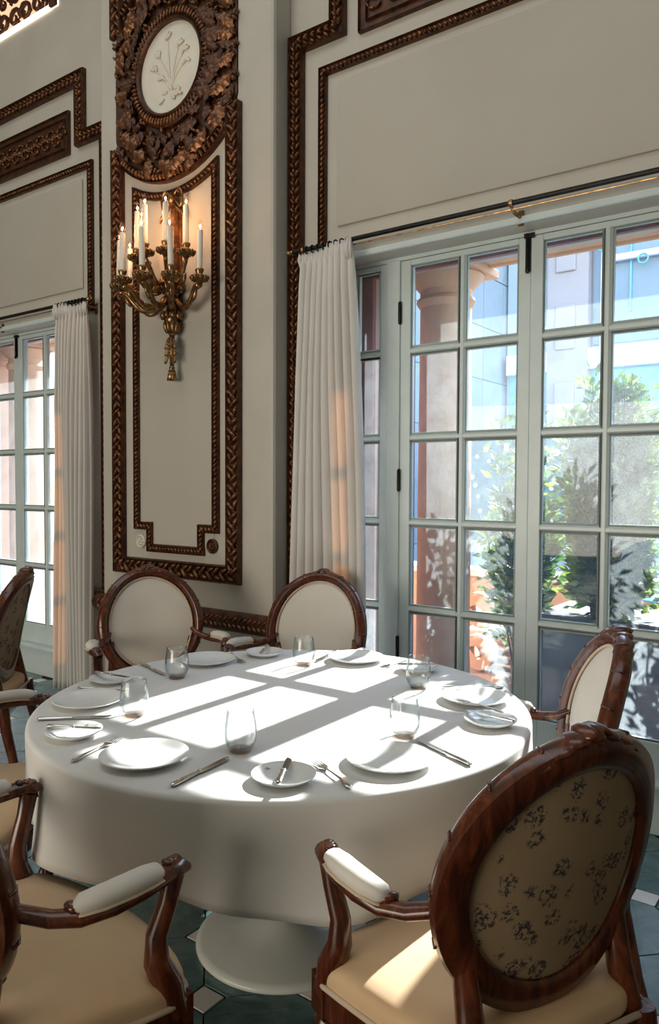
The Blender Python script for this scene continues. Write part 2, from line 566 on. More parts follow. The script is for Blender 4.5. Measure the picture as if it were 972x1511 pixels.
def walk(pts, step, closed=False):
    P = [Vector((x, 0, z)) for x, z in pts]
    if closed: P.append(P[0])
    for a, b in zip(P, P[1:]):
        L = (b - a).length
        k = max(1, round(L / step)) if L > step * .5 else 0
        for i in range(k):
            p = a + (b - a) * ((i + .5) / k)
            yield p, (b - a).normalized(), L / k
def carve(mb, pts, w, d, Y, style, closed=False):
    step = {'leaf': w * .5, 'rope': w * .55, 'egg': w * .5, 'scroll': w * .5}[style]
    for i, (p, t, st) in enumerate(walk(pts, step, closed)):
        n = Vector((t.z, 0, -t.x))
        c = Vector((p.x, Y - d * .42, p.z))
        o = Vector((0, -1, 0))
        B = Matrix(((t.x, n.x, o.x, 0), (t.y, n.y, o.y, 0), (t.z, n.z, o.z, 0), (0, 0, 0, 1)))
        jit = random.uniform(.85, 1.15)
        if style == 'leaf':
            for sg in (-1, 1):
                mb.ell(c + n * sg * w * .17 + t * st * .05, (st * .52, w * .105, d * .42 * jit), B @ rotm('Z', sg * 38), 6, 4)
            mb.ell(c + t * st * .32 + o * d * .1, (st * .30, w * .07, d * .5), B, 6, 4)
        elif style == 'rope':
            mb.ell(c, (st * .62, w * .19, d * .52 * jit), B @ rotm('Z', 42), 6, 4)
        elif style == 'egg':
            mb.ell(c, (st * .36, w * .40, d * .55), B, 6, 4)
        elif style == 'scroll':
            sg = 1 if i % 2 else -1
            mb.ell(c + n * sg * w * .12, (st * .85, w * .11, d * .5), B @ rotm('Z', sg * 50), 6, 4)
            mb.ell(c - n * sg * w * .2 + t * st * .25, (st * .6, w * .11, d * .45), B @ rotm('Z', -sg * 30), 6, 4)
            mb.ell(c + n * sg * w * .28 + t * st * .2, (w * .09, w * .09, d * .5), B, 6, 4)
    return mb
def moulding(name, pts, wdt, dep, Y, style, label, closed=False, parent=None):
    base = MB().sweep(path_frames(pts, Y, closed), [(a * wdt, b * dep) for a, b in BASE_PROF], closed)
    o = base.build(name, 'gilt_dark', parent, smooth='auto')
    if parent is None:
        tag(o, label, 'moulding', kind='structure')
    cv = carve(MB(), pts, wdt, dep, Y, style, closed).build('carving', 'gilt_leaf', o, smooth=True, fix=False)
    cv['kind'] = 'stuff'
    return o
TR = [0]
def trim(pts, wdt, dep, Y, style, label, closed=False):
    TR[0] += 1
    return moulding('trim_%d' % TR[0], pts, wdt, dep, Y, style, label, closed)

# pier panel -------------------------------------------------------
MCX, MCZ = -3.325, 3.772             # medallion centre
def arc(r, x0, x1, n=14, sgn=-1):
    out = []
    for i in range(n + 1):
        x = x0 + (x1 - x0) * i / n
        out.append((x, MCZ + sgn * math.sqrt(max(0, r * r - (x - MCX) ** 2))))
    return out
ox0, ox1 = -3.805, -2.845            # centre lines of the outer frame strips
trim([(ox0, 3.44), (ox0, 0.92), (ox1, 0.92), (ox1, 3.44)], 0.10, 0.045, YP, 'scroll', 'broad carved gilt frame around the tall panel under the sconce')
trim(arc(0.60, ox0 + .06, ox1 - .06), 0.06, 0.05, YP, 'egg', 'curved carved gilt rail below the round relief')
ix0, ix1 = -3.645, -2.985
ia = arc(0.70, ix0, ix1, 12)
trim([(ix0, 1.165), (ix0, ia[0][1])] + ia[1:-1] + [(ix1, ia[-1][1]), (ix1, 1.165), (ix1 - .115, 1.165), (ix1 - .115, 1.035), (ix0 + .115, 1.035), (ix0 + .115, 1.165)],
     0.048, 0.028, YP, 'rope', 'thin rope-carved gilt border inside the sconce panel', closed=True)
trim([(ox0, 5.2), (ox0, 4.10)], 0.10, 0.045, YP, 'scroll', 'carved gilt strip rising left above the round relief')
trim([(ox1, 5.2), (ox1, 4.10)], 0.10, 0.045, YP, 'scroll', 'carved gilt strip rising right above the round relief')
trim(arc(0.60, ox0 + .06, ox1 - .06, sgn=1), 0.06, 0.05, YP, 'egg', 'curved carved gilt rail above the round relief')
pf = MB().box(ix0 + .02, ix1 - .02, YP - .004, YP, 1.06, 3.06).build('trim_40', 'panel_paint')
tag(pf, 'flat cream panel field behind the sconce', 'panel', kind='structure')
for k, x in enumerate((ix0 + .03, ix1 - .03)):
    g = empty('rosette', (x, YP, 1.07), 0, ['small round cream rosette at the lower left panel corner', 'small round gilt rosette at the lower right panel corner'][k], 'rosette', 'corner rosettes of the sconce panel')
    mm_ = ['plaster', 'gilt_dark'][k]
    M0 = rotm('X', 90)
    MB().lathe([(0.042, 0), (0.042, .012), (.034, .018), (.028, .012)], 20, M0, cap0=True).build('rim', mm_, g, smooth='auto')
    b = MB()
    for i in range(8):
        b.ell((0.016 * math.cos(i * PI / 4), -.014, 0.016 * math.sin(i * PI / 4)), (.013, .005, .006), rotm('Y', -i * 45), 6, 4)
    b.ell((0, -.018, 0), (.007, .006, .007))
    b.lathe([(0.0, .011), (.03, .011)], 16, M0)
    b.build('flower', mm_, g, smooth=True)

# round relief with carved surround ---------------------------------
med = empty('wall_medallion', (MCX, YP, MCZ), 0, 'round white relief of flowers in a deep carved gilt surround above the sconce', 'wall relief')
X90 = rotm('X', 90)                   # lathe axis -> -Y
MB().lathe([(0.0, .02), (0.15, .022), (0.235, .016), (0.252, .02), (0.256, 0)], 48, X90).build('disc', 'plaster', med, smooth='auto')
MB().lathe([(0.25, 0), (0.25, .04), (0.262, .05), (0.272, .038), (0.275, .03), (.30, .045), (0.325, .03), (0.33, 0)], 64, X90).build('ring', 'gilt_dark', med, smooth='auto')
b = MB()
for i in range(72):
    a = 2 * PI * i / 72
    b.ell((.297 * math.cos(a), -.04, .297 * math.sin(a)), (.026, .014, .0085), rotm('Y', -math.degrees(a) + 14), 6, 4)
o = b.build('gadroon', 'gilt_leaf', med, smooth=True, fix=False); o['kind'] = 'stuff'
rl = MB()
def stem(x0, z0, x1, z1, bend, r):
    pts = []
    for i in range(7):
        t = i / 6
        pts.append((x0 + (x1 - x0) * t + bend * math.sin(PI * t), -.022, z0 + (z1 - z0) * t))
    rl.tube(pts, [r * (1 - .4 * i / 6) for i in range(7)], 6)
for x1, z1, bd in [(-.02, .17, .0), (-.10, .09, .02), (.07, .10, -.01), (.11, .06, -.02), (.12, .0, -.02), (-.13, .02, .02), (-.07, -.05, .01), (.04, .05, 0)]:
    stem(0, -.12, x1, z1, bd, .007)
for x1, z1, an in [(-.02, .18, 20), (-.10, .10, -20), (-.13, .03, -40), (.08, .11, 40), (.12, .065, 50), (.13, 0, 80), (-.07, -.04, -60)]:
    for k in (-1, 0, 1):
        rl.ell((x1 + .014 * k, -.026, z1 + .006 * (1 - abs(k))), (.010, .008, .024), rotm('Y', an + 28 * k), 6, 4)
for i in range(9):
    rl.ell((random.uniform(-.08, .08), -.024, random.uniform(-.17, -.10)), (.026, .008, .010), rotm('Y', random.uniform(-60, 60)), 6, 4)
rl.build('flower_relief', 'plaster', med, smooth=True, fix=False)
def leaf_mesh(L, Wd, lobes, curl, nu=9, nv=4):
    def fn(u, v):
        vv = v * 2 - 1
        pr = math.sin(PI * min(1, u * .92 + .06)) ** .7 * (1 + .22 * math.cos(lobes * 2 * PI * u))
        x = vv * Wd * pr
        h = .55 * Wd * (1 - vv * vv) * pr + .25 * Wd * math.cos(vv * PI * 2) * .3
        return (x, u * L, h + curl * u * u)
    mb = MB().grid(fn, nu, nv)
    back = MB().grid(lambda u, v: (fn(u, v)[0], fn(u, v)[1], -.004 + curl * u * u * .6), nu, nv)
    mb.add(back.v, back.f)
    return mb
lf0 = leaf_mesh(.15, .042, 4, .030, 13, 4).build('carved_leaf', 'gilt_leaf', med, smooth=True, fix=False)
lf1 = leaf_mesh(.11, .028, 3, .020, 10, 4).build('carved_leaf', 'gilt_dark', med, smooth=True, fix=False)
OUTM = Matrix(((1, 0, 0, 0), (0, 0, -1, 0), (0, 1, 0, 0), (0, 0, 0, 1)))   # leaf plane xy -> wall plane xz, z -> -y
used = [False, False]
def put_leaf(k, x, z, ang, s, dy):
    M = T(x, -dy, z) @ rotm('Y', -ang) @ OUTM @ Matrix.Scale(s, 4)
    src = (lf0, lf1)[k]
    if not used[k]:
        src.matrix_local = M; used[k] = True
    else:
        inst(src, med, M)
for ring, (r0, cnt, k, s, dy) in enumerate([(.50, 34, 0, .95, .018), (.41, 36, 1, 1.15, .03), (.385, 30, 1, .80, .04), (.60, 30, 1, 1.0, .012)]):
    for i in range(cnt):
        a = 360 * (i + .5 * (ring % 2)) / cnt + random.uniform(-5, 5)
        x, z = r0 * math.cos(R(a)), r0 * math.sin(R(a))
        if abs(x) > .485: 
            x = math.copysign(.47 + random.uniform(0, .02), x)
        if ring == 3 and (abs(x) < .40 or abs(z) > .42): continue
        if math.hypot(x, z) > .53 and abs(z) > .30 and ring != 3: continue
        put_leaf(k, x, z, 90 - a + random.choice((-38, -12, 12, 38)) + (180 if 0 else 0), s * random.uniform(.85, 1.15), dy)
cb = MB()
for i in range(260):
    a = random.uniform(0, 2 * PI); r = random.uniform(.33, .60)
    x, z = r * math.cos(a), r * math.sin(a)
    if abs(x) > .50: continue
    cb.ell((x, -.018, z), (random.uniform(.012, .03), .022, random.uniform(.007, .014)), rotm('Y', random.uniform(0, 180)), 6, 4)
o = cb.build('carving', 'gilt_leaf', med, smooth=True, fix=False); o['kind'] = 'stuff'
def field(r_in, r_out, n=64):
    vs, fs = [], []
    for i in range(n):
        a = 2 * PI * i / n
        for r in (r_in, r_out):
            x = max(-.50, min(.50, r * math.cos(a)))
            vs.append((x, -.008, r * math.sin(a)))
    for i in range(n):
        j = (i + 1) % n
        fs.append((2 * i, 2 * j, 2 * j + 1, 2 * i + 1))
    return vs, fs
b = MB(); vs, fs = field(.32, .585); b.add(vs, fs); b.add([(x, 0, z) for x, y, z in vs], fs)
b.build('ground', 'gilt_dark', med)

# dado rails
def rail(pts, label):
    TR[0] += 1
    prof = [(0, -.055), (.02, -.055), (.045, -.03), (.05, .0), (.045, .03), (.02, .055), (0, .055)]
    P = [Vector((x, y, .667)) for x, y in pts]
    fr = []
    for i, p in enumerate(P):
        a = (P[i] - P[i - 1]).normalized() if i else (P[1] - P[0]).normalized()
        c = (P[i + 1] - P[i]).normalized() if i < len(P) - 1 else a
        n1 = Vector((a.y, -a.x, 0)); n2 = Vector((c.y, -c.x, 0))
        mm = (n1 + n2).normalized(); mm = mm / max(.4, mm.dot(n1))
        fr.append((p, mm, Vector((0, 0, 1))))
    o = MB().sweep(fr, prof).build('trim_%d' % TR[0], 'gilt_dark', smooth='auto')
    tag(o, label, 'moulding', kind='structure')
    cv = MB()
    for a, c in zip(P, P[1:]):
        L = (c - a).length; t = (c - a).normalized(); n = Vector((t.y, -t.x, 0))
        k = max(1, int(L / .035))
        for i in range(k):
            p = a + t * (L * (i + .5) / k) + n * .046
            B = Matrix(((t.x, 0, n.x, 0), (t.y, 0, n.y, 0), (0, 1, 0, 0), (0, 0, 0, 1)))
            for sg in (-1, 1):
                cv.ell(p + Vector((0, 0, sg * .018)), (.022, .009, .012), B @ rotm('Z', sg * 40), 6, 4)
    cv = cv.build('carving', 'gilt_leaf', o, smooth=True, fix=False); cv['kind'] = 'stuff'
rail([(BAYS[1] + HX + .01, YW), (PX0, YW), (PX0, YP), (PX1, YP), (PX1, YW), (BAYS[0] - HX - .01, YW)], 'carved brown dado rail running around the pier behind the chairs')
b = MB().box(PX0 - .012, PX1 + .012, YP - .012, YW, 0, .12)
tag(b.build('baseboard_pier', 'white_paint', bevel=.004), 'white baseboard at the foot of the pier', 'baseboard', kind='structure')

# bay trims ----------------------------------------------------------
def bay_trim(cx, nm):
    k = 1.283 - .05
    st = .97
    for sg, sd in ((-1, 'left'), (1, 'right')):
        trim([(cx + sg * k, .72), (cx + sg * k, 3.70), (cx + sg * st, 3.70), (cx + sg * st, 4.10)] + ([(cx, 4.10)]),
             0.092, 0.05, YW, 'leaf', 'stepped carved gilt frame up the %s side of the %s window bay' % (sd, nm))
    rx = 1.065
    trim([(cx - rx, 2.56), (cx - rx, 3.515), (cx + rx, 3.515), (cx + rx, 2.56)], 0.048, 0.03, YW, 'rope', 'narrow rope-carved gilt border over the %s curtain rod' % nm)
    # raised plain panel inside the rope border
    TR[0] += 1
    pnl = MB()
    x0, x1, z0, z1 = cx - .975, cx + .975, 2.72, 3.44
    pnl.box(x0, x1, YW - .012, YW, z0, z1)
    pnl = pnl.build('trim_%d' % TR[0], 'panel_paint', bevel=.010)
    tag(pnl, 'raised plain cream panel above the %s french doors' % nm, 'panel', kind='structure')
    # dark carved frieze
    fz = empty('frieze_panel', (cx, YW, 3.775), 0, 'long dark carved frieze above the %s window panel' % nm, 'frieze')
    MB().box(-.80, .80, -.012, 0, -.10, .10).build('ground', 'gilt_dark', fz)
    loop = [(-.82, -.12), (.82, -.12), (.82, .12), (-.82, .12)]
    MB().sweep(path_frames(loop, 0, True), [(a * .05, b_ * .035) for a, b_ in BASE_PROF], True).build('frame', 'gilt_dark', fz, smooth='auto')
    cv = MB()
    for i in range(26):
        x = -.76 + 1.52 * i / 25
        sg = 1 if i % 2 else -1
        for q_ in range(7):
            a = q_ * 50
            rr = .055 - .006 * q_
            cv.ell((x + rr * math.cos(R(a)), -.018, sg * (.01 + rr * math.sin(R(a)))), (.022, .012, .008), rotm('Y', -sg * (a + 90)), 6, 4)
        cv.ell((x, -.022, 0), (.014, .014, .014), None, 6, 4)
    cv = cv.build('carving', 'gilt_leaf', fz, smooth=True, fix=False); cv['kind'] = 'stuff'
    # lit clerestory with gilt grille
    cl = empty('clerestory_grille', (cx, YW, CZ0), 0, 'glowing pierced gilt grille high above the %s window bay' % nm, 'grille')
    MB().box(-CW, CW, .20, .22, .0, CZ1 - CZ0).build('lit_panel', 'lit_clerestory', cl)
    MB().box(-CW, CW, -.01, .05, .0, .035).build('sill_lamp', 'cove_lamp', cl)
    MB().box(-CW, -CW + .07, -.03, .06, 0, CZ1 - CZ0).box(CW - .07, CW, -.03, .06, 0, CZ1 - CZ0).build('side_post', 'gilt_dark', cl)
    g = MB()
    def curl(x, z, s, sg, rr):
        pts = [(x + sg * s * (1 - t * .75) * math.cos(t * 7), .03, z + s * (1 - t * .75) * math.sin(t * 7)) for t in [i / 12 for i in range(13)]]
        g.tube(pts, [rr * (1 - .4 * i / 12) for i in range(13)], 6)
    for i in range(9):
        for j in range(4):
            curl(-.58 + .145 * i + random.uniform(-.01, .01), .13 + .15 * j, .07, 1 if (i + j) % 2 else -1, .018)
    for i in range(90):
        g.ell((random.uniform(-.63, .63), .03, random.uniform(.06, .62)), (.035, .012, .014), rotm('Y', random.uniform(0, 180)), 6, 4)
    for z in (.05, .63):
        g.tube([(-CW, .03, z), (CW, .03, z)], .012, 6)
    g = g.build('scrollwork', 'gilt_dark', cl, smooth=True, fix=False); g['kind'] = 'stuff'
bay_trim(BAYS[0], 'right')
bay_trim(BAYS[1], 'left')

# ------------------------------------------------------------------ french doors
ROWS = [(.36, .78), (.812, 1.213), (1.245, 1.635), (1.667, 2.063), (2.097, 2.498)]
LZ0, LZ1 = .215, 2.525
DT = .045
cnt = {'door': 0, 'window': 0}
def leaf(x0, cx_, w_, cols, st, mun, name, label, hinge=0, bolt=0, zs=ROWS):
    """glazed leaf; stiles, rails, muntins and panes are all pieces of their own"""
    o = empty(name, (x0, YD, LZ0), 0, label, name.split('_')[0], kind='structure')
    y0, y1 = 0, DT
    Z = lambda z: z - LZ0
    MB().box(0, st, y0, y1, 0, LZ1 - LZ0).build('stile', 'white_paint', o, bevel=.003)
    MB().box(w_ - st, w_, y0, y1, 0, LZ1 - LZ0).build('stile', 'white_paint', o, bevel=.003)
    MB().box(st, w_ - st, y0, y1, 0, Z(zs[0][0])).build('bottom_rail', 'white_paint', o, bevel=.003)
    MB().box(st, w_ - st, y0, y1, Z(zs[-1][1]), LZ1 - LZ0).build('top_rail', 'white_paint', o, bevel=.003)
    pw = (w_ - 2 * st - (cols - 1) * mun) / cols
    prof = [(-.5, .003), (-.5, .012), (-.2, .0), (.2, .0), (.5, .012), (.5, .003 + .035), (-.5, .038)]
    for a, b_ in zip(zs, zs[1:]):
        z0, z1 = Z(a[1]), Z(b_[0])
        fr = [(Vector((x, 0, (z0 + z1) / 2)), Vector((0, 0, z1 - z0)), Vector((0, 1, 0))) for x in (st - .002, w_ - st + .002)]
        MB().sweep(fr, [(p_[0], p_[1] + .002) for p_ in prof]).build('crossbar', 'white_paint', o)
    for c in range(cols - 1):
        xm = st + pw + mun / 2 + c * (pw + mun)
        fr = [(Vector((xm, 0, z)), Vector((mun, 0, 0)), Vector((0, 1, 0))) for z in (Z(zs[0][0]) - .002, Z(zs[-1][1]) + .002)]
        MB().sweep(fr, prof).build('muntin', 'white_paint', o)
    for (a, b_) in zs:
        for c in range(cols):
            xa = st + c * (pw + mun)
            MB().box(xa - .004, xa + pw + .004, .024, .028, Z(a) - .004, Z(b_) + .004).build('pane', 'dusty_glass' if a == zs[0][0] else 'window_glass', o)
            # sloped glazing bead inside each light
            bd = MB()
            bw = .009
            lp = [(xa + bw / 2, Z(a) + bw / 2), (xa + pw - bw / 2, Z(a) + bw / 2), (xa + pw - bw / 2, Z(b_) - bw / 2), (xa + bw / 2, Z(b_) - bw / 2)]
            bd.sweep([(Vector((p_.x, .016, p_.z)), u_, v_) for p_, u_, v_ in path_frames(lp, 0, True)], [(-bw / 2, -.006), (bw / 2, -.006), (-bw / 2, .010), (-bw / 2, -.006)][:3], True)
            bd.build('glazing_bead', 'white_paint', o)
    if hinge:
        hx = 0 if hinge < 0 else w_
        for z in (2.27, 1.44, .60):
            b = MB().lathe([(0.0, -.058), (.005, -.056), (.009, -.05), (.009, .05), (.005, .056), (0, .058)], 10, T(hx, -.009, Z(z)))
            b.build('hinge', 'black_iron', o, smooth='auto')
    if bolt:
        bx = w_ - .012 if bolt > 0 else .012
        b = MB().box(bx - .012, bx + .012, -.006, 0, Z(2.37), Z(2.52))
        b.tube([(bx, -.012, Z(2.36)), (bx, -.012, Z(2.535))], .006, 8)
        b.box(bx - .016, bx + .030, -.016, 0, Z(2.515), Z(2.535))
        b.ell((bx, -.014, Z(2.37)), (.010, .008, .012))
        b.build('bolt', 'black_iron', o, smooth='auto')
    return o
def bay_doors(cx, nm, n0):
    lw = .67
    leaf(cx - lw, 0, lw, 2, .056, .034, 'door_%d' % n0, 'white glazed left leaf of the %s french doors' % nm, -1, 1)
    leaf(cx, 0, lw, 2, .056, .034, 'door_%d' % (n0 + 1), 'white glazed right leaf of the %s french doors' % nm, 1, 0)
    leaf(cx - .975, 0, .975 - lw - .075, 1, .045, 0, 'window_%d' % n0, 'narrow white sidelight left of the %s french doors' % nm)
    leaf(cx + lw + .075, 0, .975 - lw - .075, 1, .045, 0, 'window_%d' % (n0 + 1), 'narrow white sidelight right of the %s french doors' % nm)
    TR[0] += 1
    f = empty('trim_%d' % TR[0], (cx, YD, 0), 0, 'white door frame posts, head and sill of the %s window bay' % nm, 'door frame', kind='structure')
    for s in (-1, 1):
        MB().box(min(s * lw, s * (lw + .075)), max(s * lw, s * (lw + .075)), -.012, .10, .215, 2.53).build('post', 'white_paint', f, bevel=.004)
        MB().box(s * lw + (-.075 if s < 0 else -.012), s * lw + (.012 if s < 0 else .075), .10, .13, .215, 2.60).build('outer_post', 'red_paint', f)
        xx = s * .975
        MB().box(min(xx, xx - s * .075), max(xx, xx - s * .075), .10, .13, .215, 2.60).build('outer_post', 'red_paint', f)
    MB().box(-.975, .975, -.004, .10, 2.527, 2.62).build('head', 'white_paint', f)
    MB().box(-.975, .975, .10, .13, 2.50, 2.62).build('outer_head', 'red_paint', f)
    MB().box(-.975, .975, YW - YD + .06, .32, 0, .19).build('plinth', 'white_paint', f, bevel=.004)
    MB().box(-.975, .975, YW - YD + .04, .32, .19, .215).build('sill', 'white_paint', f, bevel=.006)
    MB().box(-.03, .03, DT, DT + .02, .22, 2.52).build('astragal', 'white_paint', f)
    TR[0] += 1
    a = MB().box(cx - 1.03, cx + 1.03, YW - .018, YW, 2.545, 2.575)
    tag(a.build('trim_%d' % TR[0], 'white_paint', bevel=.005), 'white edge moulding over the %s french doors' % nm, 'moulding', kind='structure')
bay_doors(BAYS[0], 'right', 1)
bay_doors(BAYS[1], 'left', 3)

# ------------------------------------------------------------------ curtain rods and curtains
ROD_Y, ROD_Z = 3.055, 2.60
def curtain_rod(cx, nm):
    o = empty('curtain_rod', (cx, ROD_Y, ROD_Z), 0, 'black curtain rod with brass ends above the %s french doors' % nm, 'curtain rod', 'curtain rods')
    L = 1.17
    MB().tube([(-L, 0, 0), (L, 0, 0)], .011, 10).build('rod', 'black_iron', o, smooth='auto')
    MB().tube([(-L + .05, .012, -.022), (L - .05, .012, -.022)], .0035, 6).build('traverse_rail', 'brass_antique', o, smooth='auto')
    for s in (-1, 1):
        MB().lathe([(0, .05), (.008, .047), (.013, .036), (.012, .024), (.007, .018), (.013, .01), (.014, 0), (0, 0)], 12, T(s * L, 0, 0) @ rotm('Y', 90 * s)).build('finial', 'brass_antique', o, smooth='auto')
    for x in (-L + .06, 0.0, L - .06):
        b = MB().tube([(x, 0, -.014), (x, .04, -.03), (x, YW - ROD_Y - .004, -.03)], [.007, .008, .008], 8)
        b.box(x - .012, x + .012, YW - ROD_Y - .008, YW - ROD_Y, -.065, .0)
        b.lathe([(0.014, -.009), (.016, 0), (.014, .009)], 12, T(x, 0, 0) @ rotm('Y', 90))
        b.build('bracket', 'brass_antique', o, smooth='auto')
    b = MB()
    for s in (-1, 1):
        for i in range(9):
            x = s * (1.12 - .036 * i)
            pts = [(x, .018 * math.cos(a * PI / 5), .018 * math.sin(a * PI / 5) - .004) for a in range(10)]
            b2 = MB().tube(pts, .0035, 6, closed=True)
            b2.build('ring', 'black_iron', o, smooth=True)
curtain_rod(BAYS[0], 'right')
curtain_rod(BAYS[1], 'left')

def curtain(cx, sg, label, seed, xt, xb, sweepin=0.0):
    """xt/xb: (outer, inner) distances from bay centre at top and bottom"""
    rnd = random.Random(seed)
    o = empty('curtain', (cx + sg * (xt[0] + xt[1]) / 2, 3.06, 0.02), 0, label, 'curtain', 'drawn back window curtains')
    ox = cx + sg * (xt[0] + xt[1]) / 2
    ztop = 2.60
    K = 9
    ph = [rnd.uniform(-.5, .5) for _ in range(K + 1)]
    am = [rnd.uniform(.65, 1.2) for _ in range(K + 1)]
    def pos(u, t, side):
        z = 0.03 + (ztop - .03) * (1 - t)
        e = t ** .7
        xo = xt[0] * (1 - e) + xb[0] * e
        xi = xt[1] * (1 - e) + xb[1] * e
        k = u * K
        i = int(min(K - 1, k)); fr = k - i
        a = am[i] * (1 - fr) + am[i + 1] * fr
        amp = .020 + .018 * min(1, t * 4)
        pin = max(0.0, 1 - t / .07)
        wv = math.sin(2 * PI * k + ph[i] * 0.6 * t)
        sharp = math.copysign(abs(wv) ** (.75), wv)
        y = a * amp * sharp * (1 - .55 * pin) + .012 * math.sin(5 * t + 6 * u)
        x = xo + (xi - xo) * (u + .018 * math.sin(2 * PI * k * 1 + 1.1) )
        x += .012 * math.sin(3.2 * t + 4 * u) * t
        return (cx + sg * x - ox, y + side * .0015, z - .02)
    b = MB()
    n = K * 14
    b.grid(lambda u, t: pos(u, t, 1), n, 40)
    ob = b.build('drape', 'curtain_fabric', o, smooth=True, fix=False)
    sd = ob.modifiers.new('thickness', 'SOLIDIFY'); sd.thickness = .004
    hb = MB()
    for i in range(K + 1):
        p = pos(min(1, max(0, (i + .25) / K)) if i < K else .985, .0, 1)
        hb.tube([(p[0], p[1] - .012, p[2] - .10), (p[0] - .004, p[1] - .020, p[2] - .05), (p[0], p[1] - .014, p[2] + .005)], [.004, .013, .008], 6)
        hb.tube([(p[0] + .012, p[1] - .008, p[2] - .095), (p[0] + .012, p[1] - .014, p[2] - .05), (p[0] + .01, p[1] - .010, p[2] + .005)], [.003, .010, .007], 6)
    hb.build('pinch_pleat', 'curtain_fabric', o, smooth=True)
    return o
curtain(BAYS[0], -1, 'off-white pleated curtain hanging left of the right french doors', 3, (1.135, .815), (1.20, .70))
curtain(BAYS[0], 1, 'off-white pleated curtain hanging right of the right french doors', 9, (1.135, .84), (1.17, .80))
curtain(BAYS[1], -1, 'cream pleated curtain at the far side of the left window', 10, (1.135, .84), (1.17, .80))
curtain(BAYS[1], 1, 'cream pleated curtain glowing orange beside the left window', 5, (1.14, .84), (1.17, .80))

# ================================================================== sconce
SX, SZ = -3.28, 2.36
sc_ = empty('wall_sconce', (SX, YP - .004, SZ - .36), 0, 'antique brass candle sconce with glowing flame bulbs on the carved pier', 'wall lamp')
z0 = -(SZ - .36)
b = MB()
# tassel, ribbon, lower body (relative to sconce origin at tassel foot; wall at y=0, room is -y)
AX = -.055
b.lathe([(0, .0), (.030, .002), (.022, .04), (.014, .065), (.018, .075), (.010, .085)], 14, T(0, AX, 0))
for i in range(12):
    a = i * PI / 6
    b.tube([(.026 * math.cos(a), AX + .026 * math.sin(a), .003), (.016 * math.cos(a), AX + .016 * math.sin(a), .06)], .004, 5)
b.build('tassel', 'brass_antique', sc_, smooth=True, fix=False)
b = MB().tube([(0, AX, .08), (0, AX, .26)], [.012, .016], 10)
for s in (-1, 1):
    for z in (.13, .17, .21):
        pts = [(s * (.012 + .030 * math.sin(t * PI)), AX - .012, z + .03 * math.cos(t * PI * 1.7)) for t in [i / 8 for i in range(9)]]
        b.tube(pts, [.006] * 9, 6)
b.build('ribbon_stem', 'brass_antique', sc_, smooth=True, fix=False)
b = MB()
b.lathe([(.012, .25), (.030, .28), (.042, .32), (.030, .34), (.050, .355), (.052, .375), (.032, .39), (.026, .43), (.040, .48), (.060, .52), (.062, .56), (.040, .60), (.02, .62)], 16, T(0, AX, 0))
for i in range(10):
    a = i * PI / 5
    b.ell((.050 * math.cos(a), AX + .050 * math.sin(a), .365), (.018, .014, .024), rotm('Z', math.degrees(a)), 8, 5)
    b.ell((.036 * math.cos(a), AX + .036 * math.sin(a), .30), (.012, .010, .035), rotm('Z', math.degrees(a)) @ rotm('Y', 14), 8, 5)
    b.ell((.056 * math.cos(a), AX + .056 * math.sin(a), .53), (.016, .014, .045), rotm('Z', math.degrees(a)) @ rotm('Y', 10), 8, 5)
b.build('body', 'brass_antique', sc_, smooth=True, fix=False)
b = MB().box(-.016, .016, -.05, -.012, .55, 1.04)
b.box(-.03, .03, -.014, -.0, .30, 1.0)
b.build('backplate', 'gilt_leaf', sc_, bevel=.004)
b = MB()
for s in (-1, 1):
    pts = [(s * (.01 + .07 * math.sin(t * PI * .95)), -.05, 1.03 + .045 * math.sin(t * 2 * PI) - .02 * t) for t in [i / 12 for i in range(13)]]
    b.tube(pts, [.010] * 13, 6, flat=.5)
    b.tube([(s * .01, -.05, 1.0), (s * .05, -.05, .95), (s * .085, -.05, .93), (s * .10, -.05, .90)], [.008, .011, .010, .004], 6)
b.ell((0, -.055, 1.02), (.022, .018, .028))
b.build('bow', 'brass_antique', sc_, smooth=True, fix=False)
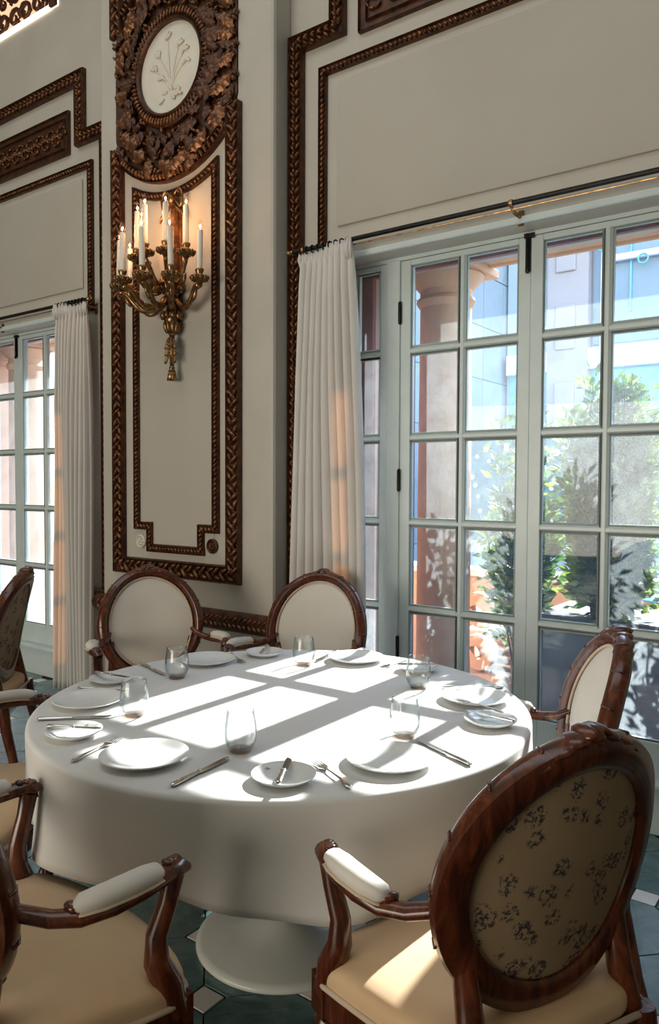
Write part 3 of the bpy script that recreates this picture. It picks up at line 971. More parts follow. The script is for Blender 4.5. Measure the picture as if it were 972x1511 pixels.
# two tiers of arms; (angle from the wall, radius, cup height)
tiers = [(a, .29, .545) for a in (12, 43, 74, 106, 137, 168)] + [(a, .19, .70) for a in (18, 52, 90, 128, 162)] + [(58, .30, .60), (122, .30, .60)]
def candle_parts():
    pass
cand = bulb = fil = cup = None
for n_, (a, rad, cz) in enumerate(tiers):
    dx, dy = math.cos(R(a)), -math.sin(R(a))
    if n_ >= 11: continue
    x, y = rad * dx, AX + rad * dy
    b = MB()
    up = n_ >= 6
    zb = .46 if not up else .56
    pts = []
    for i in range(13):
        t = i / 12
        rr = .03 + (rad - .03) * (t ** .9)
        zz = zb - (.075 if not up else .03) * math.sin(PI * min(1, t * 1.25)) + (cz - .055 - zb) * max(0, (t - .45) / .55) ** 1.4
        pts.append((rr * dx, AX + rr * dy, zz))
    b.tube(pts, [.020 - .006 * math.sin(PI * i / 12) for i in range(13)] if not up else [.013] * 13, 8)
    # scroll under the arm and leaf collar
    for k in range(3):
        t = .45 + .18 * k
        rr = .03 + (rad - .03) * t
        b.ell((rr * dx, AX + rr * dy, zb - .06 + .02 * k), (.038, .012, .016), rotm('Z', math.degrees(math.atan2(dy, dx))) @ rotm('Y', -30 * k), 8, 5)
    b.build('arm', 'brass_antique', sc_, smooth=True, fix=False)
    if cup is None:
        b = MB().lathe([(0.0, -.06), (.014, -.055), (.018, -.045), (.040, -.03), (.046, -.018), (.040, -.012), (.018, -.010), (.016, .0), (.022, .012), (.024, .024), (.019, .026)], 16)
        for i in range(10):
            aa = i * PI / 5
            b.ell((.040 * math.cos(aa), .040 * math.sin(aa), -.026), (.013, .010, .018), rotm('Z', math.degrees(aa)) @ rotm('Y', 35), 6, 4)
        cup = b.build('candle_cup', 'brass_antique', sc_, smooth=True, fix=False)
        cand = MB().lathe([(.0155, 0), (.0150, .21), (.013, .217), (0, .218)], 16).build('candle_sleeve', 'candle_sleeve', sc_, smooth='auto')
        bulb = MB().lathe([(.006, 0), (.010, .006), (.0145, .020), (.0125, .036), (.007, .050), (.002, .060), (0, .062)], 12).build('flame_bulb', 'bulb_glass', sc_, smooth=True)
        fil = MB().ell((0, 0, .020), (.0048, .0048, .010), None, 8, 6).build('filament', 'filament', bulb, smooth=True)
        lst = (cup, cand, bulb)
    else:
        lst = (inst(cup, sc_), inst(cand, sc_), inst(bulb, sc_))
        inst(fil, lst[2])
    tlt = rotm('X', random.uniform(-1.5, 1.5)) @ rotm('Y', random.uniform(-2, 2))
    lst[0].matrix_local = T(x, y, cz)
    lst[1].matrix_local = T(x, y, cz + .012) @ tlt
    lst[2].matrix_local = T(x, y, cz + .012) @ tlt @ T(0, 0, .218)
for k, (dx, zz) in enumerate(((-.14, .84), (.10, .88))):
    lamp('sconce_glow', 'POINT', (SX + dx, YP - .20, SZ - .36 + zz), (0, 0, 0), 2.0, (1.0, 0.50, 0.22), shadow_soft_size=.05)

# ================================================================== table
TX, TY, TZ = -1.479, 1.79, .75
tb = empty('dining_table', (TX, TY, 0), 0, 'round pedestal dining table with white disc base under the cloth', 'table')
MB().lathe([(0, .715), (.70, .715), (.725, .722), (.73, .735), (.725, .743), (0, .743)], 64).build('table_top', 'table_wood', tb, smooth='auto')
MB().lathe([(.05, .07), (.045, .12), (.04, .5), (.05, .66), (.16, .70), (.16, .716)], 24).build('pedestal', 'base_enamel', tb, smooth='auto')
MB().lathe([(0, 0), (.262, 0), (.269, .008), (.267, .018), (.25, .026), (.16, .044), (.07, .075), (.05, .09), (0, .09)], 64).build('base_plate', 'base_enamel', tb, smooth=True)

def drape_r(th, t):
    """horizontal reach of the hanging cloth: th angle, t 0..1 down the drop"""
    f = .55 * math.sin(7 * th + .4) + .45 * math.sin(11 * th + 1.9) + .25 * math.sin(17 * th + .8)
    return .741 + t * (.004 + .030 * f * t ** .5)
def cloth_pt(th, s):
    # s 0..1 top, 1..2 rounded edge, 2..3 drop
    if s <= 1:
        r = .728 * s
        return (r * math.cos(th), r * math.sin(th), TZ)
    if s <= 2:
        a = (s - 1) * PI / 2
        r = .728 + .013 * math.sin(a)
        return (r * math.cos(th), r * math.sin(th), TZ - .013 * (1 - math.cos(a)))
    t = s - 2
    hem = .505 + .016 * math.sin(4 * th + 1.0) + .010 * math.sin(9 * th)
    z = TZ - .013 - (TZ - .013 - hem) * t
    r = drape_r(th, t)
    return (r * math.cos(th), r * math.sin(th), z)
S = [0, .3, .6, .85, .97, 1.0, 1.25, 1.5, 1.75, 2.0] + [2 + i / 12 for i in range(1, 13)]
NA = 240
vs = [cloth_pt(2 * PI * i / NA, s) for i in range(NA) for s in S[1:]]
k = len(S) - 1
fs = [(i * k + j, ((i + 1) % NA) * k + j, ((i + 1) % NA) * k + j + 1, i * k + j + 1) for i in range(NA) for j in range(k - 1)]
vs.append((0, 0, TZ)); ce = len(vs) - 1
fs += [(ce, i * k, ((i + 1) % NA) * k) for i in range(NA)]
b = MB(); b.add(vs, fs)
cl = b.build('tablecloth', 'tablecloth', None, smooth=True)
cl.location = (TX, TY, 0)
sd = cl.modifiers.new('thickness', 'SOLIDIFY'); sd.thickness = .0025; sd.offset = -1
tag(cl, 'white cloth with short folds draped over the round table', 'tablecloth')

# ------------------------------------------------------------------ place settings
def proto_plate(name, r, label, cat):
    o = MB().lathe([(0, 0), (r * .55, 0), (r * .58, .002), (r * .85, .010), (r, .0175), (r * 1.003, .0195), (r * .985, .0198), (r * .84, .0135), (r * .6, .006), (r * .5, .0045), (0, .0045)], 56).build(name, 'china', None, smooth=True)
    return o
def monogram(o, r):
    m_ = MB()
    s = .0055
    z0_, z1_ = .0150, .0156
    def bar(x0, x1, y0, y1): m_.box(x0, x1, y0, y1, 0, .0005, T(0, r * .80, .0128) @ rotm('X', 10))
    for a in ((-s, -s * .75, -s, s), (-s, s, s * .8, s), (-s, s, -s, -s * .8), (-s * .2, 0, -s * .6, s * .6), (-s * .2, s * .5, s * .4, s * .6), (-s * .2, s * .4, -s * .1, s * .1), (-s * .2, s * .5, -s * .6, -s * .4)):
        bar(*a)
    return m_.build('monogram', 'print_grey', o)
def make_knife(L, name):
    """lies along +x from handle end (0) to tip (L); on z=0"""
    o = empty(name)
    hl = L * .46
    MB().tube([(0, 0, .006), (.004, 0, .006), (hl * .5, 0, .006), (hl * .93, 0, .006), (hl, 0, .006)], [.003, .0075, .0072, .0052, .0068], 10, flat=.62, nrm=(0, 0, 1)).build('handle', 'silver', o, smooth='auto')
    MB().ell((hl + .002, 0, .006), (.005, .0075, .0055)).build('bolster', 'silver', o, smooth=True)
    pl = [(hl, -.006), (hl + .02, -.0085), (L * .9, -.009), (L - .006, -.005), (L, .004), (L - .01, .0065), (hl, .0055)]
    MB().prism(pl, .0045, .0062).build('blade', 'silver', o)
    return o
def make_fork(L, name):
    o = empty(name)
    def hz(x):
        t = x / L
        return .003 + .010 * math.sin(PI * min(1, t / .72)) * (t < .72) * .6 + (.006 * math.sin(PI * (t - .72) / .28) if t >= .72 else 0)
    xs = [0, .006, .02, L * .25, L * .5, L * .62, L * .68]
    MB().tube([(x, 0, .004 + .5 * hz(x)) for x in xs], [.006, .0085, .0075, .0042, .0030, .0034, .0075], 8, flat=.35, nrm=(0, 0, 1)).build('handle', 'silver', o, smooth='auto')
    h_ = MB()
    x0 = L * .66
    h_.prism([(x0, -.005), (x0 + .012, -.0115), (x0 + .022, -.012), (x0 + .022, .012), (x0 + .012, .0115), (x0, .005)], .0045, .0068)
    for i in range(4):
        y = -.0102 + .0068 * i
        h_.tube([(x0 + .020, y, .0056), (x0 + .038, y, .0044), (L - .001, y * .94, .0075)], [.0020, .0018, .0009], 5)
    h_.build('tines', 'silver', o, smooth='auto')
    return o
gl0 = empty('drinking_glass')
gp = [(.0265, .006), (.033, .012), (.0395, .028), (.0415, .046), (.0400, .066), (.0365, .088), (.0345, .104), (.0338, .1055), (.0331, .104), (.0350, .088), (.0384, .066), (.0398, .046), (.0378, .029), (.031, .0145), (.024, .010), (0, .0095)]
MB().lathe(gp, 36).build('bowl', 'drinking_glass', gl0, smooth=True)
MB().lathe([(0, 0), (.0255, 0), (.0270, .003), (.0265, .006), (.024, .0085), (0, .0085)], 32).build('foot', 'glass_foot', gl0, smooth='auto')
pl0 = proto_plate('dinner_plate', .106, '', '')
bp0 = proto_plate('bread_plate', .0735, '', '')
mg0 = monogram(bp0, .0735)
kn0 = make_knife(.205, 'dinner_knife')
fk0 = make_fork(.178, 'dinner_fork')
bk0 = make_knife(.152, 'butter_knife')
firsts = {}
def use(src):
    if src.name not in firsts:
        firsts[src.name] = True
        return src
    return copy_tree(src)
def polar(r, deg): return Vector((TX + r * math.cos(R(deg)), TY + r * math.sin(R(deg)), TZ))
SETS = [(-85, 'front left armchair'), (-25, 'front armchair with the floral back'), (37.3, 'armchair beside the french doors'),
        (102, 'armchair by the white curtain'), (158.5, 'armchair below the sconce'), (219.6, 'armchair at the left edge')]
bkr = [(35, .0), (-75, .1), (0, 0), (60, 0), (40, 0), (5, 0)]
for i, (th, who) in enumerate(SETS):
    o = use(pl0); o.location = polar(.592, th); o.rotation_euler.z = R(th)
    tag(o, 'large white dinner plate at the place of the ' + who, 'plate', 'dinner plates on the round table')
    th_b = {0: -111.9, 1: -50.4, 2: 15.8, 3: 76.0, 4: 136.4, 5: 196.0}[i]
    o = use(bp0); pb = polar(.63 if i != 3 else .60, th_b); o.location = pb; o.rotation_euler.z = R(th_b + 90 + 40)
    tag(o, 'small white bread plate at the place of the ' + who, 'plate', 'bread plates on the round table')
    g = {0: (.446, -64.4), 1: (.471, -7.6), 2: (.462, 56.2), 3: (.463, 120.4), 4: (.473, 180.5), 5: (.448, 236.1)}[i]
    o = use(gl0); o.location = polar(*g); o.rotation_euler.z = i
    tag(o, 'stemless drinking glass at the place of the ' + who, 'glass', 'drinking glasses on the round table')
    ka, kb = {0: ((.702, -71), (.512, -65.9)), 1: ((.72, -12.3), (.517, -8.2)), 2: ((.73, 48.5), (.52, 53)), 3: ((.715, 112), (.52, 116)), 4: ((.721, 176.3), (.53, 181)), 5: ((.711, 232.9), (.51, 236))}[i]
    p, q_ = polar(*ka), polar(*kb)
    o = use(kn0); o.location = p; o.rotation_euler.z = math.atan2(q_.y - p.y, q_.x - p.x)
    tag(o, 'silver dinner knife at the place of the ' + who, 'knife', 'dinner knives on the round table')
    fa, fb = {0: ((.708, -95.8), (.548, -101.9)), 1: ((.70, -38.3), (.531, -42.3)), 2: ((.66, 19), (.52, 30)), 3: ((.698, 87.5), (.517, 87.6)), 4: ((.68, 147.5), (.501, 146.6)), 5: ((.69, 205), (.53, 207))}[i]
    p, q_ = polar(*fa), polar(*fb)
    o = use(fk0); o.location = p; o.rotation_euler.z = math.atan2(q_.y - p.y, q_.x - p.x)
    tag(o, 'silver dinner fork at the place of the ' + who, 'fork', 'dinner forks on the round table')
    if i == 2:
        o.location.z += .021
    ang = {0: 28, 1: 120, 2: 175, 3: 40, 4: 120, 5: 10}[i]
    o = use(bk0)
    dv = Vector((math.cos(R(ang)), math.sin(R(ang)), 0))
    o.location = pb - dv * .075 + Vector((0, 0, .0195)); o.rotation_euler.z = R(ang)
    if i == 1:
        o.rotation_euler = (R(0), R(0), R(ang)) 
    tag(o, 'silver butter knife resting on the bread plate of the ' + who, 'knife', 'butter knives on the bread plates')

# ================================================================== armchairs
# chair frame: x to the sitter's right, y forward, z up; the crest stands over y = 0
RC, RA, RB = .737, .228, .242        # back oval: centre height and half axes (centre line)
def back_y(x, z): return .100 - .208 * (z - .52) + .85 * x * x
def back_n(x, z):
    n = Vector((-1.7 * x, 1, .208)); return n.normalized()
def on_back(x, z, off): 
    p = Vector((x, back_y(x, z), z)); return p + back_n(x, z) * off
def make_chair():
    o = empty('armchair')
    N = 64
    prof = [(-.027, .006), (-.023, .016), (-.016, .012), (-.009, .023), (.004, .028), (.016, .022), (.024, .010), (.026, -.006), (.020, -.020), (.0, -.027), (-.030, -.024), (-.040, -.016), (-.040, .0)]
    fr = []
    for i in range(N):
        a = 2 * PI * i / N
        x, z = RA * math.cos(a), RC + RB * math.sin(a)
        p = on_back(x, z, 0)
        e = .002
        q_ = on_back(RA * math.cos(a + e), RC + RB * math.sin(a + e), 0)
        n = back_n(x, z)
        u = n.cross((q_ - p).normalized()) * -1
        if u.dot(Vector((x, 0, z - RC))) < 0: u = -u
        fr.append((p, u, n))
    ring = MB().sweep(fr, prof, closed=True).build('back_frame', 'mahogany', o, smooth='auto')
    # ribbon-wound outer edge
    b = MB()
    for i in range(0, N, 4):
        p, u, n = fr[i]
        t = u.cross(n)
        b.tube([p + u * .010 + n * .027 - t * .004, p + u * .024 + n * .012, p + u * .027 - n * .006 + t * .004], .0028, 5)
    b.build('ribbon_tie', 'mahogany', ring, smooth=True)['kind'] = 'stuff'
    b = MB()
    for k_, (dx, dz, rx, rz, rt) in enumerate([(0, .022, .022, .020, 0), (-.034, .016, .026, .012, 14), (.034, .016, .026, .012, -14), (-.068, .008, .028, .010, 20), (.068, .008, .028, .010, -20), (-.10, -.006, .024, .008, 26), (.10, -.006, .024, .008, -26), (-.018, .034, .014, .009, 40), (.018, .034, .014, .009, -40), (0, .006, .014, .012, 0)]):
        z_ = RC + RB * math.sqrt(max(0, 1 - (dx / RA) ** 2)) + .55 * dz + .008
        b.ell(on_back(dx, z_, .001), (rx * 1.25, .030, rz * .95), rotm('Y', -rt), 8, 6)
    b.build('crest_carving', 'mahogany', ring, smooth=True, fix=False)
    def disc(ax, az, off, dome):
        def fn(u, v):
            a, r = 2 * PI * u, v
            x, z = ax * r * math.cos(a), RC + az * r * math.sin(a)
            return on_back(x, z, off + dome * (1 - r ** 3.5))
        return fn
    front = MB().grid(disc(.206, .220, .004, .024), 48, 8, cu=True).build('back_cushion', 'upholstery_cream', o, smooth=True)
    g = [on_back(.203 * math.cos(a), RC + .217 * math.sin(a), .012) for a in [2 * PI * i / 56 for i in range(56)]]
    MB().tube(g, .0048, 6, closed=True).build('piping', 'gimp', front, smooth=True)
    MB().grid(disc(.200, .214, -.010, -.006), 48, 6, cu=True).build('back_panel', 'floral_fabric', o, smooth=True)
    # seat
    def half(y):  # half width of the seat
        t = (y - .05) / .36
        return .225 + .085 * max(0, min(1, t)) ** .8
    out = []
    pts = [(-.215, .045), (-.228, .10), (-.252, .18), (-.275, .26), (-.295, .34), (-.305, .385), (-.300, .420), (-.270, .447), (-.20, .470), (-.10, .486), (0, .492)]
    out = pts + [(-x, y) for x, y in reversed(pts[:-1])]
    cx, cy = 0, .27
    L = len(out)
    def ring_at(s, z): return [(cx + (x - cx) * s, cy + (y - cy) * s, z) for x, y in out]
    rings = [ring_at(1.0, .425), ring_at(1.012, .445), ring_at(1.0, .463), ring_at(.95, .475), ring_at(.8, .484), ring_at(.55, .491), ring_at(.25, .495)]
    vs = [p for r_ in rings for p in r_]
    fs = [(i * L + j, i * L + (j + 1) % L, (i + 1) * L + (j + 1) % L, (i + 1) * L + j) for i in range(len(rings) - 1) for j in range(L)]
    vs.append((cx, cy, .496)); fs += [((len(rings) - 1) * L + j, (len(rings) - 1) * L + (j + 1) % L, len(vs) - 1) for j in range(L)]
    b = MB(); b.add(vs, fs)
    st = b.build('seat_cushion', 'upholstery_seat', o, smooth=True)
    sb = st.modifiers.new('sub', 'SUBSURF'); sb.levels = 1; sb.render_levels = 1
    MB().tube(ring_at(1.006, .425), .0065, 6, closed=True).build('piping', 'gimp', st, smooth=True)
    rv = ring_at(1.0, .42) + ring_at(1.0, .36) + ring_at(.90, .355) + ring_at(.90, .42)
    fs = [(i * L + j, i * L + (j + 1) % L, ((i + 1) % 4) * L + (j + 1) % L, ((i + 1) % 4) * L + j) for i in range(4) for j in range(L)]
    b = MB(); b.add(rv, fs)
    b.build('seat_rail', 'mahogany', o, smooth='auto')
    # legs
    for s in (-1, 1):
        b = MB().box(-.026, .026, -.026, .026, .35, .43)
        b.lathe([(.022, .35), (.030, .335), (.024, .322), (.030, .31), (.026, .29), (.014, .06), (.020, .05), (.018, .035), (.012, .012), (.016, .0), (0, 0)], 16)
        for i in range(10):
            a = 2 * PI * i / 10
            b.tube([(.025 * math.cos(a), .025 * math.sin(a), .285), (.0145 * math.cos(a), .0145 * math.sin(a), .07)], [.0045, .0028], 5)
        for i in range(len(b.v)):
            x, y, z = b.v[i]; b.v[i] = (x + s * .280, y + .415, z)
        b.build('leg', 'mahogany', o, smooth='auto')
        MB().tube([(s * .205, .055, .43), (s * .21, .04, .30), (s * .215, .0, .12), (s * .22, -.035, 0)], [.026, .024, .019, .015], 14).build('leg', 'mahogany', o, smooth='auto')
        # stile from seat rail into the back oval
        MB().tube([(s * .195, .070, .40), (s * .180, .088, .50), (s * .180, back_y(.18, .60) - .004, .60), (s * .196, back_y(.196, .66), .665)], [.026, .025, .022, .018], 14).build('back_post', 'mahogany', o, smooth='auto')
        # arm
        path = [(s * .202, .100, .705), (s * .216, .135, .684), (s * .252, .175, .670), (s * .280, .215, .666), (s * .297, .27, .669), (s * .302, .33, .676), (s * .296, .385, .682), (s * .286, .415, .684), (s * .281, .430, .674), (s * .281, .424, .662)]
        arm = MB().tube(path, [.016, .018, .019, .020, .020, .020, .022, .025, .022, .015], 14, flat=.78, nrm=(0, 0, 1))
        arm = arm.build('arm', 'mahogany', o, smooth='auto')
        b = MB()
        for k_ in range(3):
            b.ell((s * (.289 - .004 * k_), .392 + .014 * k_, .700 - .002 * k_), (.014, .010, .006), None, 8, 5)
        b.ell((s * .268, .206, .685), (.020, .012, .009), None, 8, 5)
        b.build('arm_carving', 'mahogany', arm, smooth=True, fix=False)['kind'] = 'stuff'
        pp = [(s * .272, .205, .684), (s * .279, .218, .690), (s * .290, .25, .693), (s * .299, .30, .697), (s * .301, .335, .699), (s * .299, .360, .698), (s * .296, .372, .692)]
        pad = MB().tube(pp, [.010, .022, .026, .027, .026, .022, .010], 12, flat=.72, nrm=(0, 0, 1)).build('arm_pad', 'upholstery_cream', o, smooth=True)
        MB().tube([(p_[0] + .0, p_[1], p_[2] - .012) for p_ in pp], [.012, .024, .0285, .0295, .0285, .024, .012], 12, flat=.18, nrm=(0, 0, 1)).build('piping', 'gimp', pad, smooth=True)
        MB().tube([(s * .283, .412, .670), (s * .281, .400, .62), (s * .274, .378, .56), (s * .276, .376, .51), (s * .285, .395, .46), (s * .285, .410, .40)], [.021, .019, .021, .025, .029, .028], 14).build('arm_post', 'mahogany', o, smooth='auto')
    return o
ch0 = make_chair()
def around(th, r, turn=0, lat=0):
    """position of chair origin on the ray th from the table, facing inward"""
    f = Vector((-math.cos(R(th)), -math.sin(R(th)), 0)); rr = Vector((f.y, -f.x, 0))
    p = Vector((TX, TY, 0)) - f * r + rr * lat
    return p, th + 180 + turn
def place_chair(p, face, label, group, src=None):
    o = use(ch0)
    o.location = (p[0], p[1], 0)
    o.rotation_euler.z = R(face - 90)
    return tag(o, label, 'armchair', group)
G = 'armchairs around the white table'
place_chair((-1.405, .599), 85, 'tan-seated armchair at the front left, its back cut off by the frame', G)
p, f = around(-26, 1.20, 0, .025); place_chair(p, f, 'armchair at the front right showing its dark floral back panel', G)
place_chair((-.60, 2.245), 209, 'armchair seen side-on in front of the right french door leaf', G)
place_chair((-2.15, 2.90), -77, 'white-backed armchair in front of the off-white curtain', G)
place_chair((-2.94, 2.50), -31, 'white-backed armchair in front of the pier below the sconce', G)
p, f = around(220, 1.215); place_chair(p, f, 'armchair at the left edge with one arm showing beside the cloth', G)
place_chair((-3.29, 2.06), 223, 'armchair turned away at the left edge, top of its floral back showing', 'armchairs of other tables')

# ================================================================== outside
def ext_bay(cx, nm, rc):
    for sg, sd in ((-1, 'left'), (1, 'right')):
        X, Y = cx + (-.675 if sg < 0 else rc), 3.775
        c = empty('stone_column', (X, Y, .0), 0, 'pink stone column outside the %s french doors, %s of centre' % (nm, sd), 'column', 'columns of the loggia')
        MB().lathe([(.148, .45), (.147, 1.2), (.140, 2.40)], 40).build('shaft', 'peach_stone', c, smooth='auto')
        MB().lathe([(.19, 0), (.19, .08), (.195, .10), (.20, .13), (.19, .17), (.165, .19), (.165, .21), (.18, .23), (.18, .26), (.16, .28), (.15, .46)], 40).build('base', 'peach_stone', c, smooth='auto')
        MB().lathe([(.14, 2.38), (.155, 2.40), (.162, 2.415), (.155, 2.43), (.142, 2.44), (.142, 2.475), (.155, 2.485), (.16, 2.492), (.195, 2.525), (.205, 2.55), (.19, 2.565)], 40).build('capital', 'peach_stone', c, smooth='auto')
        MB().box(-.215, .215, -.215, .215, 2.56, 2.605).build('abacus', 'peach_stone', c, bevel=.004)
        # end pilaster
        pl = empty('stone_pilaster', (cx + sg * (1.30 if sg < 0 else 1.36), 3.79, 0), 0, 'square pink stone pilaster %s of the %s french doors outside' % (sd, nm), 'pilaster', 'pilasters of the loggia')
        MB().box(-.26, .26, -.185, .15, 0, 2.46).build('shaft', 'peach_stone', pl, bevel=.006)
        MB().box(-.29, .29, -.187, .16, 2.46, 2.51).box(-.30, .30, -.188, .17, 2.51, 2.605).build('capital', 'peach_stone', pl, bevel=.006)
    bm_ = empty('portico_beam', (cx, 3.76, 2.605), 0, 'pink stone entablature with coffered soffit above the %s loggia columns' % nm, 'beam', 'loggia beams')
    W = 2.02
    MB().box(-W, W, -.16, .165, .0, .55).build('architrave', 'peach_stone', bm_, bevel=.004)
    b = MB()
    b.box(-W, W, .165, .19, .05, .08).box(-W, W, .165, .21, .08, .11).box(-W, W, -.20, -.16, .03, .09).box(-W, W, -.24, -.16, .09, .15)
    b.build('cornice', 'peach_stone', bm_, bevel=.004)
    for x in (-1.32, -.0, 1.32):
        hw = .50 if abs(x) < .1 else .42
        lp = [(x - hw, -.11), (x + hw, -.11), (x + hw, .11), (x - hw, .11)]
        fr = [(Vector((p_.x, p_.z, 0)), Vector((u_.x, u_.z, 0)), Vector((0, 0, -1))) for p_, u_, v_ in path_frames(lp, 0, True)]
        MB().sweep(fr, [(-.02, 0), (-.014, .012), (.0, .016), (.02, .004), (.02, 0)], True).build('coffer_moulding', 'peach_stone', bm_)
    MB().box(-W, W, -.48, -.16, .12, .16).build('loggia_ceiling', 'peach_stone', bm_)
ext_bay(BAYS[0], 'right', .80)
ext_bay(BAYS[1], 'left', .66)
tg = MB().box(-16, 9, 3.6, 6.1, -.25, 0).build('terrace_floor', 'terrace_stone')
tag(tg, 'sunlit stone terrace outside the french doors', 'terrace', kind='structure')
gd = MB().box(-60, 60, 6.1, 70, -1.3, -1.25).build('street_ground', 'street')
tag(gd, 'pale street beyond the terrace parapet', 'ground', kind='structure')

# parapet
pp_ = empty('terrace_parapet', (-3, 5.6, 0), 0, 'peach terrace parapet with white coping beyond the bush', 'parapet')
MB().box(-9, 9, -.10, .10, 0, .70).build('wall', 'peach_stone', pp_)
MB().box(-9, 9, -.14, .14, .70, .755).build('coping', 'white_stone', pp_, bevel=.006)
# S-scroll stone bracket
sb_ = empty('stone_scroll', (-2.10, 4.60, .06), 0, 'peach stone S-shaped scroll ornament on the terrace', 'scroll ornament')
pts = []
for i in range(26):
    t = i / 25
    a = R(-200 + 430 * t)
    r = .035 + .085 * (1 - abs(1 - t)) if 0 else .03 + .095 * t
    pts.append((-.02 + r * math.cos(a), .52 + r * math.sin(a)))
top = pts[:]
low = []
for i in range(26):
    t = 1 - i / 25
    a = R(150 + 380 * t)
    r = .03 + .085 * t
    low.append((-.03 - r * math.cos(a) * -1, .24 + r * math.sin(a)))
def ribbon(pl, wd, y0, y1, name):
    n = len(pl)
    fr = []
    for i in range(n):
        a = Vector((pl[i][0], 0, pl[i][1])); b_ = Vector((pl[min(n - 1, i + 1)][0], 0, pl[min(n - 1, i + 1)][1])); c0 = Vector((pl[max(0, i - 1)][0], 0, pl[max(0, i - 1)][1]))
        t = (b_ - c0).normalized(); nn = Vector((t.z, 0, -t.x))
        fr.append((a, nn, Vector((0, 1, 0))))
    return MB().sweep(fr, [(-wd / 2, y0), (wd / 2, y0), (wd / 2, y1), (-wd / 2, y1)]).build(name, 'peach_stone', sb_)
ribbon(top, .08, -.05, .05, 'upper_volute')
ribbon(low, .07, -.05, .05, 'lower_volute')
MB().box(-.17, .15, -.09, .09, -.06, .13).build('foot', 'peach_stone', sb_, bevel=.006)
bn = empty('terrace_bench', (-2.0, 5.0, 0), 0, 'low slatted terrace bench with a beige cushion', 'bench')
MB().box(-.50, .50, -.22, .22, .33, .42).build('cushion', 'bench_cushion', bn, bevel=.03, seg=3)
for i in range(5):
    MB().box(-.52, .52, -.23 + .0, -.21, .05 + .055 * i, .05 + .055 * i + .035).build('slat', 'slat_wood', bn, bevel=.003)
for x in (-.50, .46):
    for y in (-.21, .18):
        MB().box(x, x + .04, y, y + .04, 0, .33).build('leg', 'slat_wood', bn)

# planter and shrubs
pn = empty('planter_box', (-.30, 4.27, 0), 0, 'dark planter box outside the right french door leaf', 'planter')
MB().box(-1.20, 1.2, -.26, .26, 0, .70).build('box', 'dark_planter', pn, bevel=.01)
MB().box(-1.23, 1.23, -.29, .29, .66, .72).build('rim', 'dark_planter', pn, bevel=.006)
def leafq(mb, p, d, s, rnd):
    d = d.normalized()
    sd_ = d.cross(Vector((rnd.uniform(-1, 1), rnd.uniform(-1, 1), rnd.uniform(-.3, 1))))
    if sd_.length < 1e-3: return
    sd_.normalize(); n = sd_.cross(d)
    a, b_ = p, p + d * s
    m1 = p + d * s * .45
    w_ = s * .24
    mb.add([a, m1 + sd_ * w_ + n * s * .06, b_ - n * s * .05, m1 - sd_ * w_ + n * s * .06, m1 - n * s * .01], [(0, 1, 4), (1, 2, 4), (2, 3, 4), (3, 0, 4)])
def shrub(name, loc, h_, rx, ry, nst, nl, ls, label, mat, group, seed, cat='shrub', z_low=.1):
    rnd = random.Random(seed)
    o = empty(name, loc, 0, label, cat, group)
    st, lv = MB(), MB()
    for i in range(nst):
        a = rnd.uniform(0, 2 * PI); rr = rnd.random() ** .6
        bx, by = rx * .25 * math.cos(a), ry * .25 * math.sin(a)
        tx, ty = rx * rr * math.cos(a), ry * rr * math.sin(a)
        hh = h_ * rnd.uniform(.6, 1.0) * (1 - .25 * rr * rr)
        P = []
        for k_ in range(7):
            t = k_ / 6
            P.append(Vector((bx + (tx - bx) * t + .03 * math.sin(5 * t + i), by + (ty - by) * t + .03 * math.cos(4 * t + i), hh * t)))
        st.tube(P, [.011 * (1 - .75 * k_ / 6) for k_ in range(7)], 5)
        for k_ in range(nl):
            t = z_low + (1 - z_low) * rnd.random()
            x = t * 6; j = min(5, int(x)); p = P[j].lerp(P[j + 1], x - j)
            out_ = Vector((rnd.gauss(0, 1), rnd.gauss(0, 1), rnd.gauss(.35, .6))).normalized()
            q_ = p + out_ * rnd.uniform(.0, .13) * (1.15 - .5 * t)
            leafq(lv, q_, out_ + Vector((0, 0, .25)), ls * rnd.uniform(.6, 1.25), rnd)
    st.build('branch', 'bark', o, smooth=True, fix=False)['kind'] = 'stuff'
    lv.build('foliage', mat, o, fix=False)['kind'] = 'stuff'
    return o
GS = 'shrubs on the terrace'
shrub('terrace_shrub', (-1.70, 4.25, .0), 2.14, .19, .17, 15, 150, .075, 'loose leafy shrub rising beyond the meeting of the doors', 'leaf_green', GS, 11, z_low=.42)
shrub('terrace_shrub', (-1.17, 4.10, .68), 1.36, .25, .12, 30, 300, .066, 'dark leafy shrub in the planter behind the right door leaf', 'leaf_green', GS, 12, z_low=.10)
shrub('terrace_shrub', (-.62, 4.26, .68), 1.0, .38, .18, 14, 110, .075, 'bright leafy shrub in the planter at the right edge', 'leaf_green', GS, 13, z_low=.28)
shrub('terrace_shrub', (.25, 4.28, .68), 1.0, .36, .22, 11, 150, .08, 'shrub at the far right end of the planter', 'leaf_green', GS, 14)
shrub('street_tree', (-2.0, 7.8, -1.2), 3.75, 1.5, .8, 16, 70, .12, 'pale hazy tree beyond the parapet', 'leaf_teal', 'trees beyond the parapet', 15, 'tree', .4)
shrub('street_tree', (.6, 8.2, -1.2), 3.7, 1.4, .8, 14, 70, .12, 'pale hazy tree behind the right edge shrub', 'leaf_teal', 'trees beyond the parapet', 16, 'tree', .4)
shrub('terrace_shrub', (-5.15, 4.75, .0), 1.5, .22, .2, 8, 120, .075, 'small shrub outside the left french doors', 'leaf_green', GS, 17)
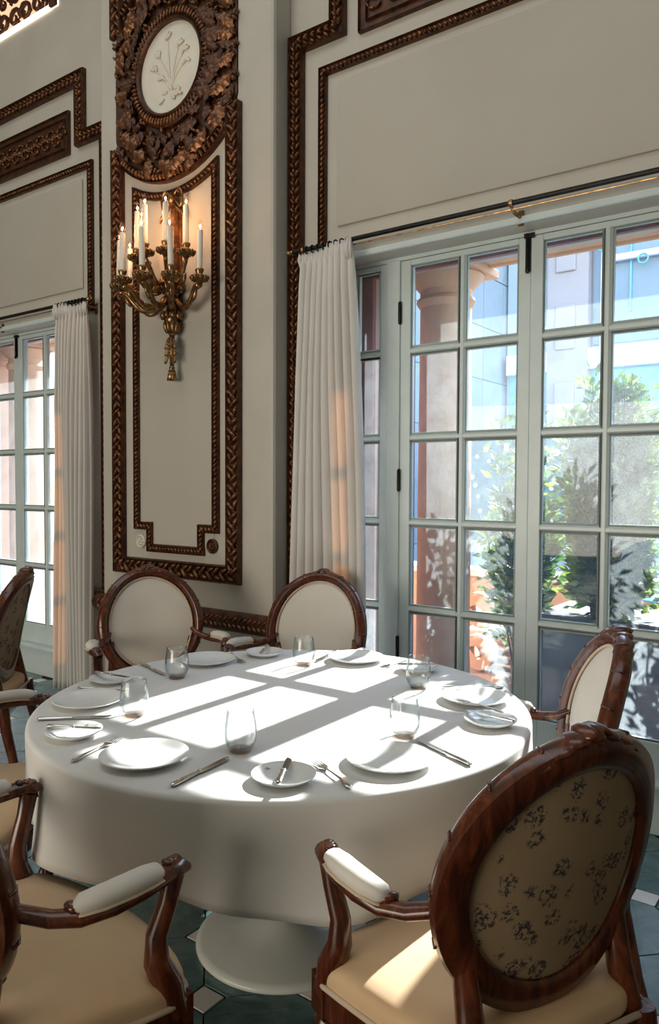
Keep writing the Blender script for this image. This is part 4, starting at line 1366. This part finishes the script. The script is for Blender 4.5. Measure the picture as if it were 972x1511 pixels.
# glass garden table
gt = empty('garden_table', (-.85, 4.98, 0), 0, 'pale green glass garden table among the shrubs', 'table')
MB().lathe([(0, .74), (.42, .74), (.425, .746), (.42, .752), (0, .752)], 40).build('glass_top', 'blue_glass', gt, smooth='auto')
MB().lathe([(.03, .03), (.025, .4), (.03, .74)], 12).build('stem', 'dark_planter', gt, smooth='auto')
MB().lathe([(0, 0), (.22, 0), (.22, .02), (.03, .04), (0, .04)], 24).build('foot', 'dark_planter', gt, smooth='auto')

# buildings across the street
ba = empty('corner_building', (-8.2, 16, -1.25), 0, 'pale tiled corner building beyond the column', 'building')
MB().box(-9, 0, -2, 9, 0, 16).build('wall', 'facade_pale', ba)
for i in range(9):
    for j in range(11):
        MB().box(0, .04, -1.95 + 1.2 * i, -1.95 + 1.2 * i + 1.17, .1 + 1.3 * j, .1 + 1.3 * j + 1.27).build('facade_tile', 'facade_panel' if (i + j) % 3 else 'facade_pale', ba)
for i in range(6):
    MB().box(-8.9 + 1.5 * i, -8.9 + 1.5 * i + 1.47, -2.04, -2, .1, 15.5).build('facade_tile', 'facade_panel', ba)
bb = empty('street_building', (0, 19, -1.25), 0, 'pale blue building with glass bands facing the doors', 'building')
MB().box(-8.1, 10, 0, 3, 0, 10.6).build('wall', 'facade_pale', bb)
MB().box(-8.0, 9.9, -.06, 0, 3.9, 5.5).build('glass_band', 'blue_glass', bb)
MB().box(-8.0, 9.9, -.30, 0, 5.5, 6.0).build('ledge', 'facade_white', bb)
for i in range(8):
    MB().box(-5.85 + 1.95 * i, -5.85 + 1.95 * i + 1.90, -.06, 0, 6.1, 10.3).build('grey_panel', 'facade_grey', bb)
MB().box(-8.0, 9.9, -.10, 0, 2.6, 3.3).build('white_band', 'facade_white', bb)
MB().box(-6.9, -5.9, -.35, 0, 0, 10.4).build('pink_pier', 'facade_pink', bb)
for j in range(4):
    MB().box(-6.7, -6.2, -.42, -.35, 2.2 + 1.9 * j, 3.3 + 1.9 * j).build('pier_panel', 'facade_pink', bb, bevel=.04)
for i in range(7):
    x = -5.6 + 2.2 * i
    MB().box(x - .05, x + .05, -.20, -.08, 0, 10.4).build('white_pipe', 'facade_white', bb)
    MB().box(x + .6, x + .64, -.12, -.06, 6.8, 9.0).build('facade_rib', 'blue_glass', bb)
MB().box(-5.6, 9.9, -.30, -.16, 8.0, 8.14).build('white_rail', 'facade_white', bb)
for i in range(12):
    x, z = -5.6 + .95 * i, 8.05 + (.33 if i % 3 == 0 else (-.12 if i % 3 == 1 else .2))
    pts = [(x + .11 * math.cos(a * PI / 8), -.36, z + .11 * math.sin(a * PI / 8)) for a in range(16)]
    MB().tube(pts, .022, 6, closed=True).build('ring_ornament', 'blue_glass', bb, smooth=True)
# teal pavilion with round lamps
tp = empty('teal_pavilion', (-4.6, 12.2, -1.25), 0, 'dark teal glass pavilion strung with round white lamps', 'building')
MB().box(-1.9, 3.8, 0, 1.6, 1.7, 3.45).build('glass_wall', 'teal_glass', tp)
MB().box(-1.9, 3.8, -.02, 1.6, 0, 1.7).build('block_wall', 'facade_panel', tp)
for i in range(10):
    MB().box(-1.9 + .57 * i, -1.9 + .57 * i + .02, -.03, -.02, 0, 1.7).build('wall_joint', 'street', tp)
gb = None
rnd = random.Random(4)
for i in range(46):
    M = T(rnd.uniform(-1.8, 1.2), -.06, rnd.uniform(1.85, 3.35)) @ Matrix.Scale(rnd.uniform(.6, 1.1), 4)
    if gb is None:
        gb = MB().ell((0, 0, 0), (.055, .055, .055), None, 8, 6).build('round_lamp', 'facade_white', tp, smooth=True); gb.matrix_local = M
    else:
        inst(gb, tp, M)
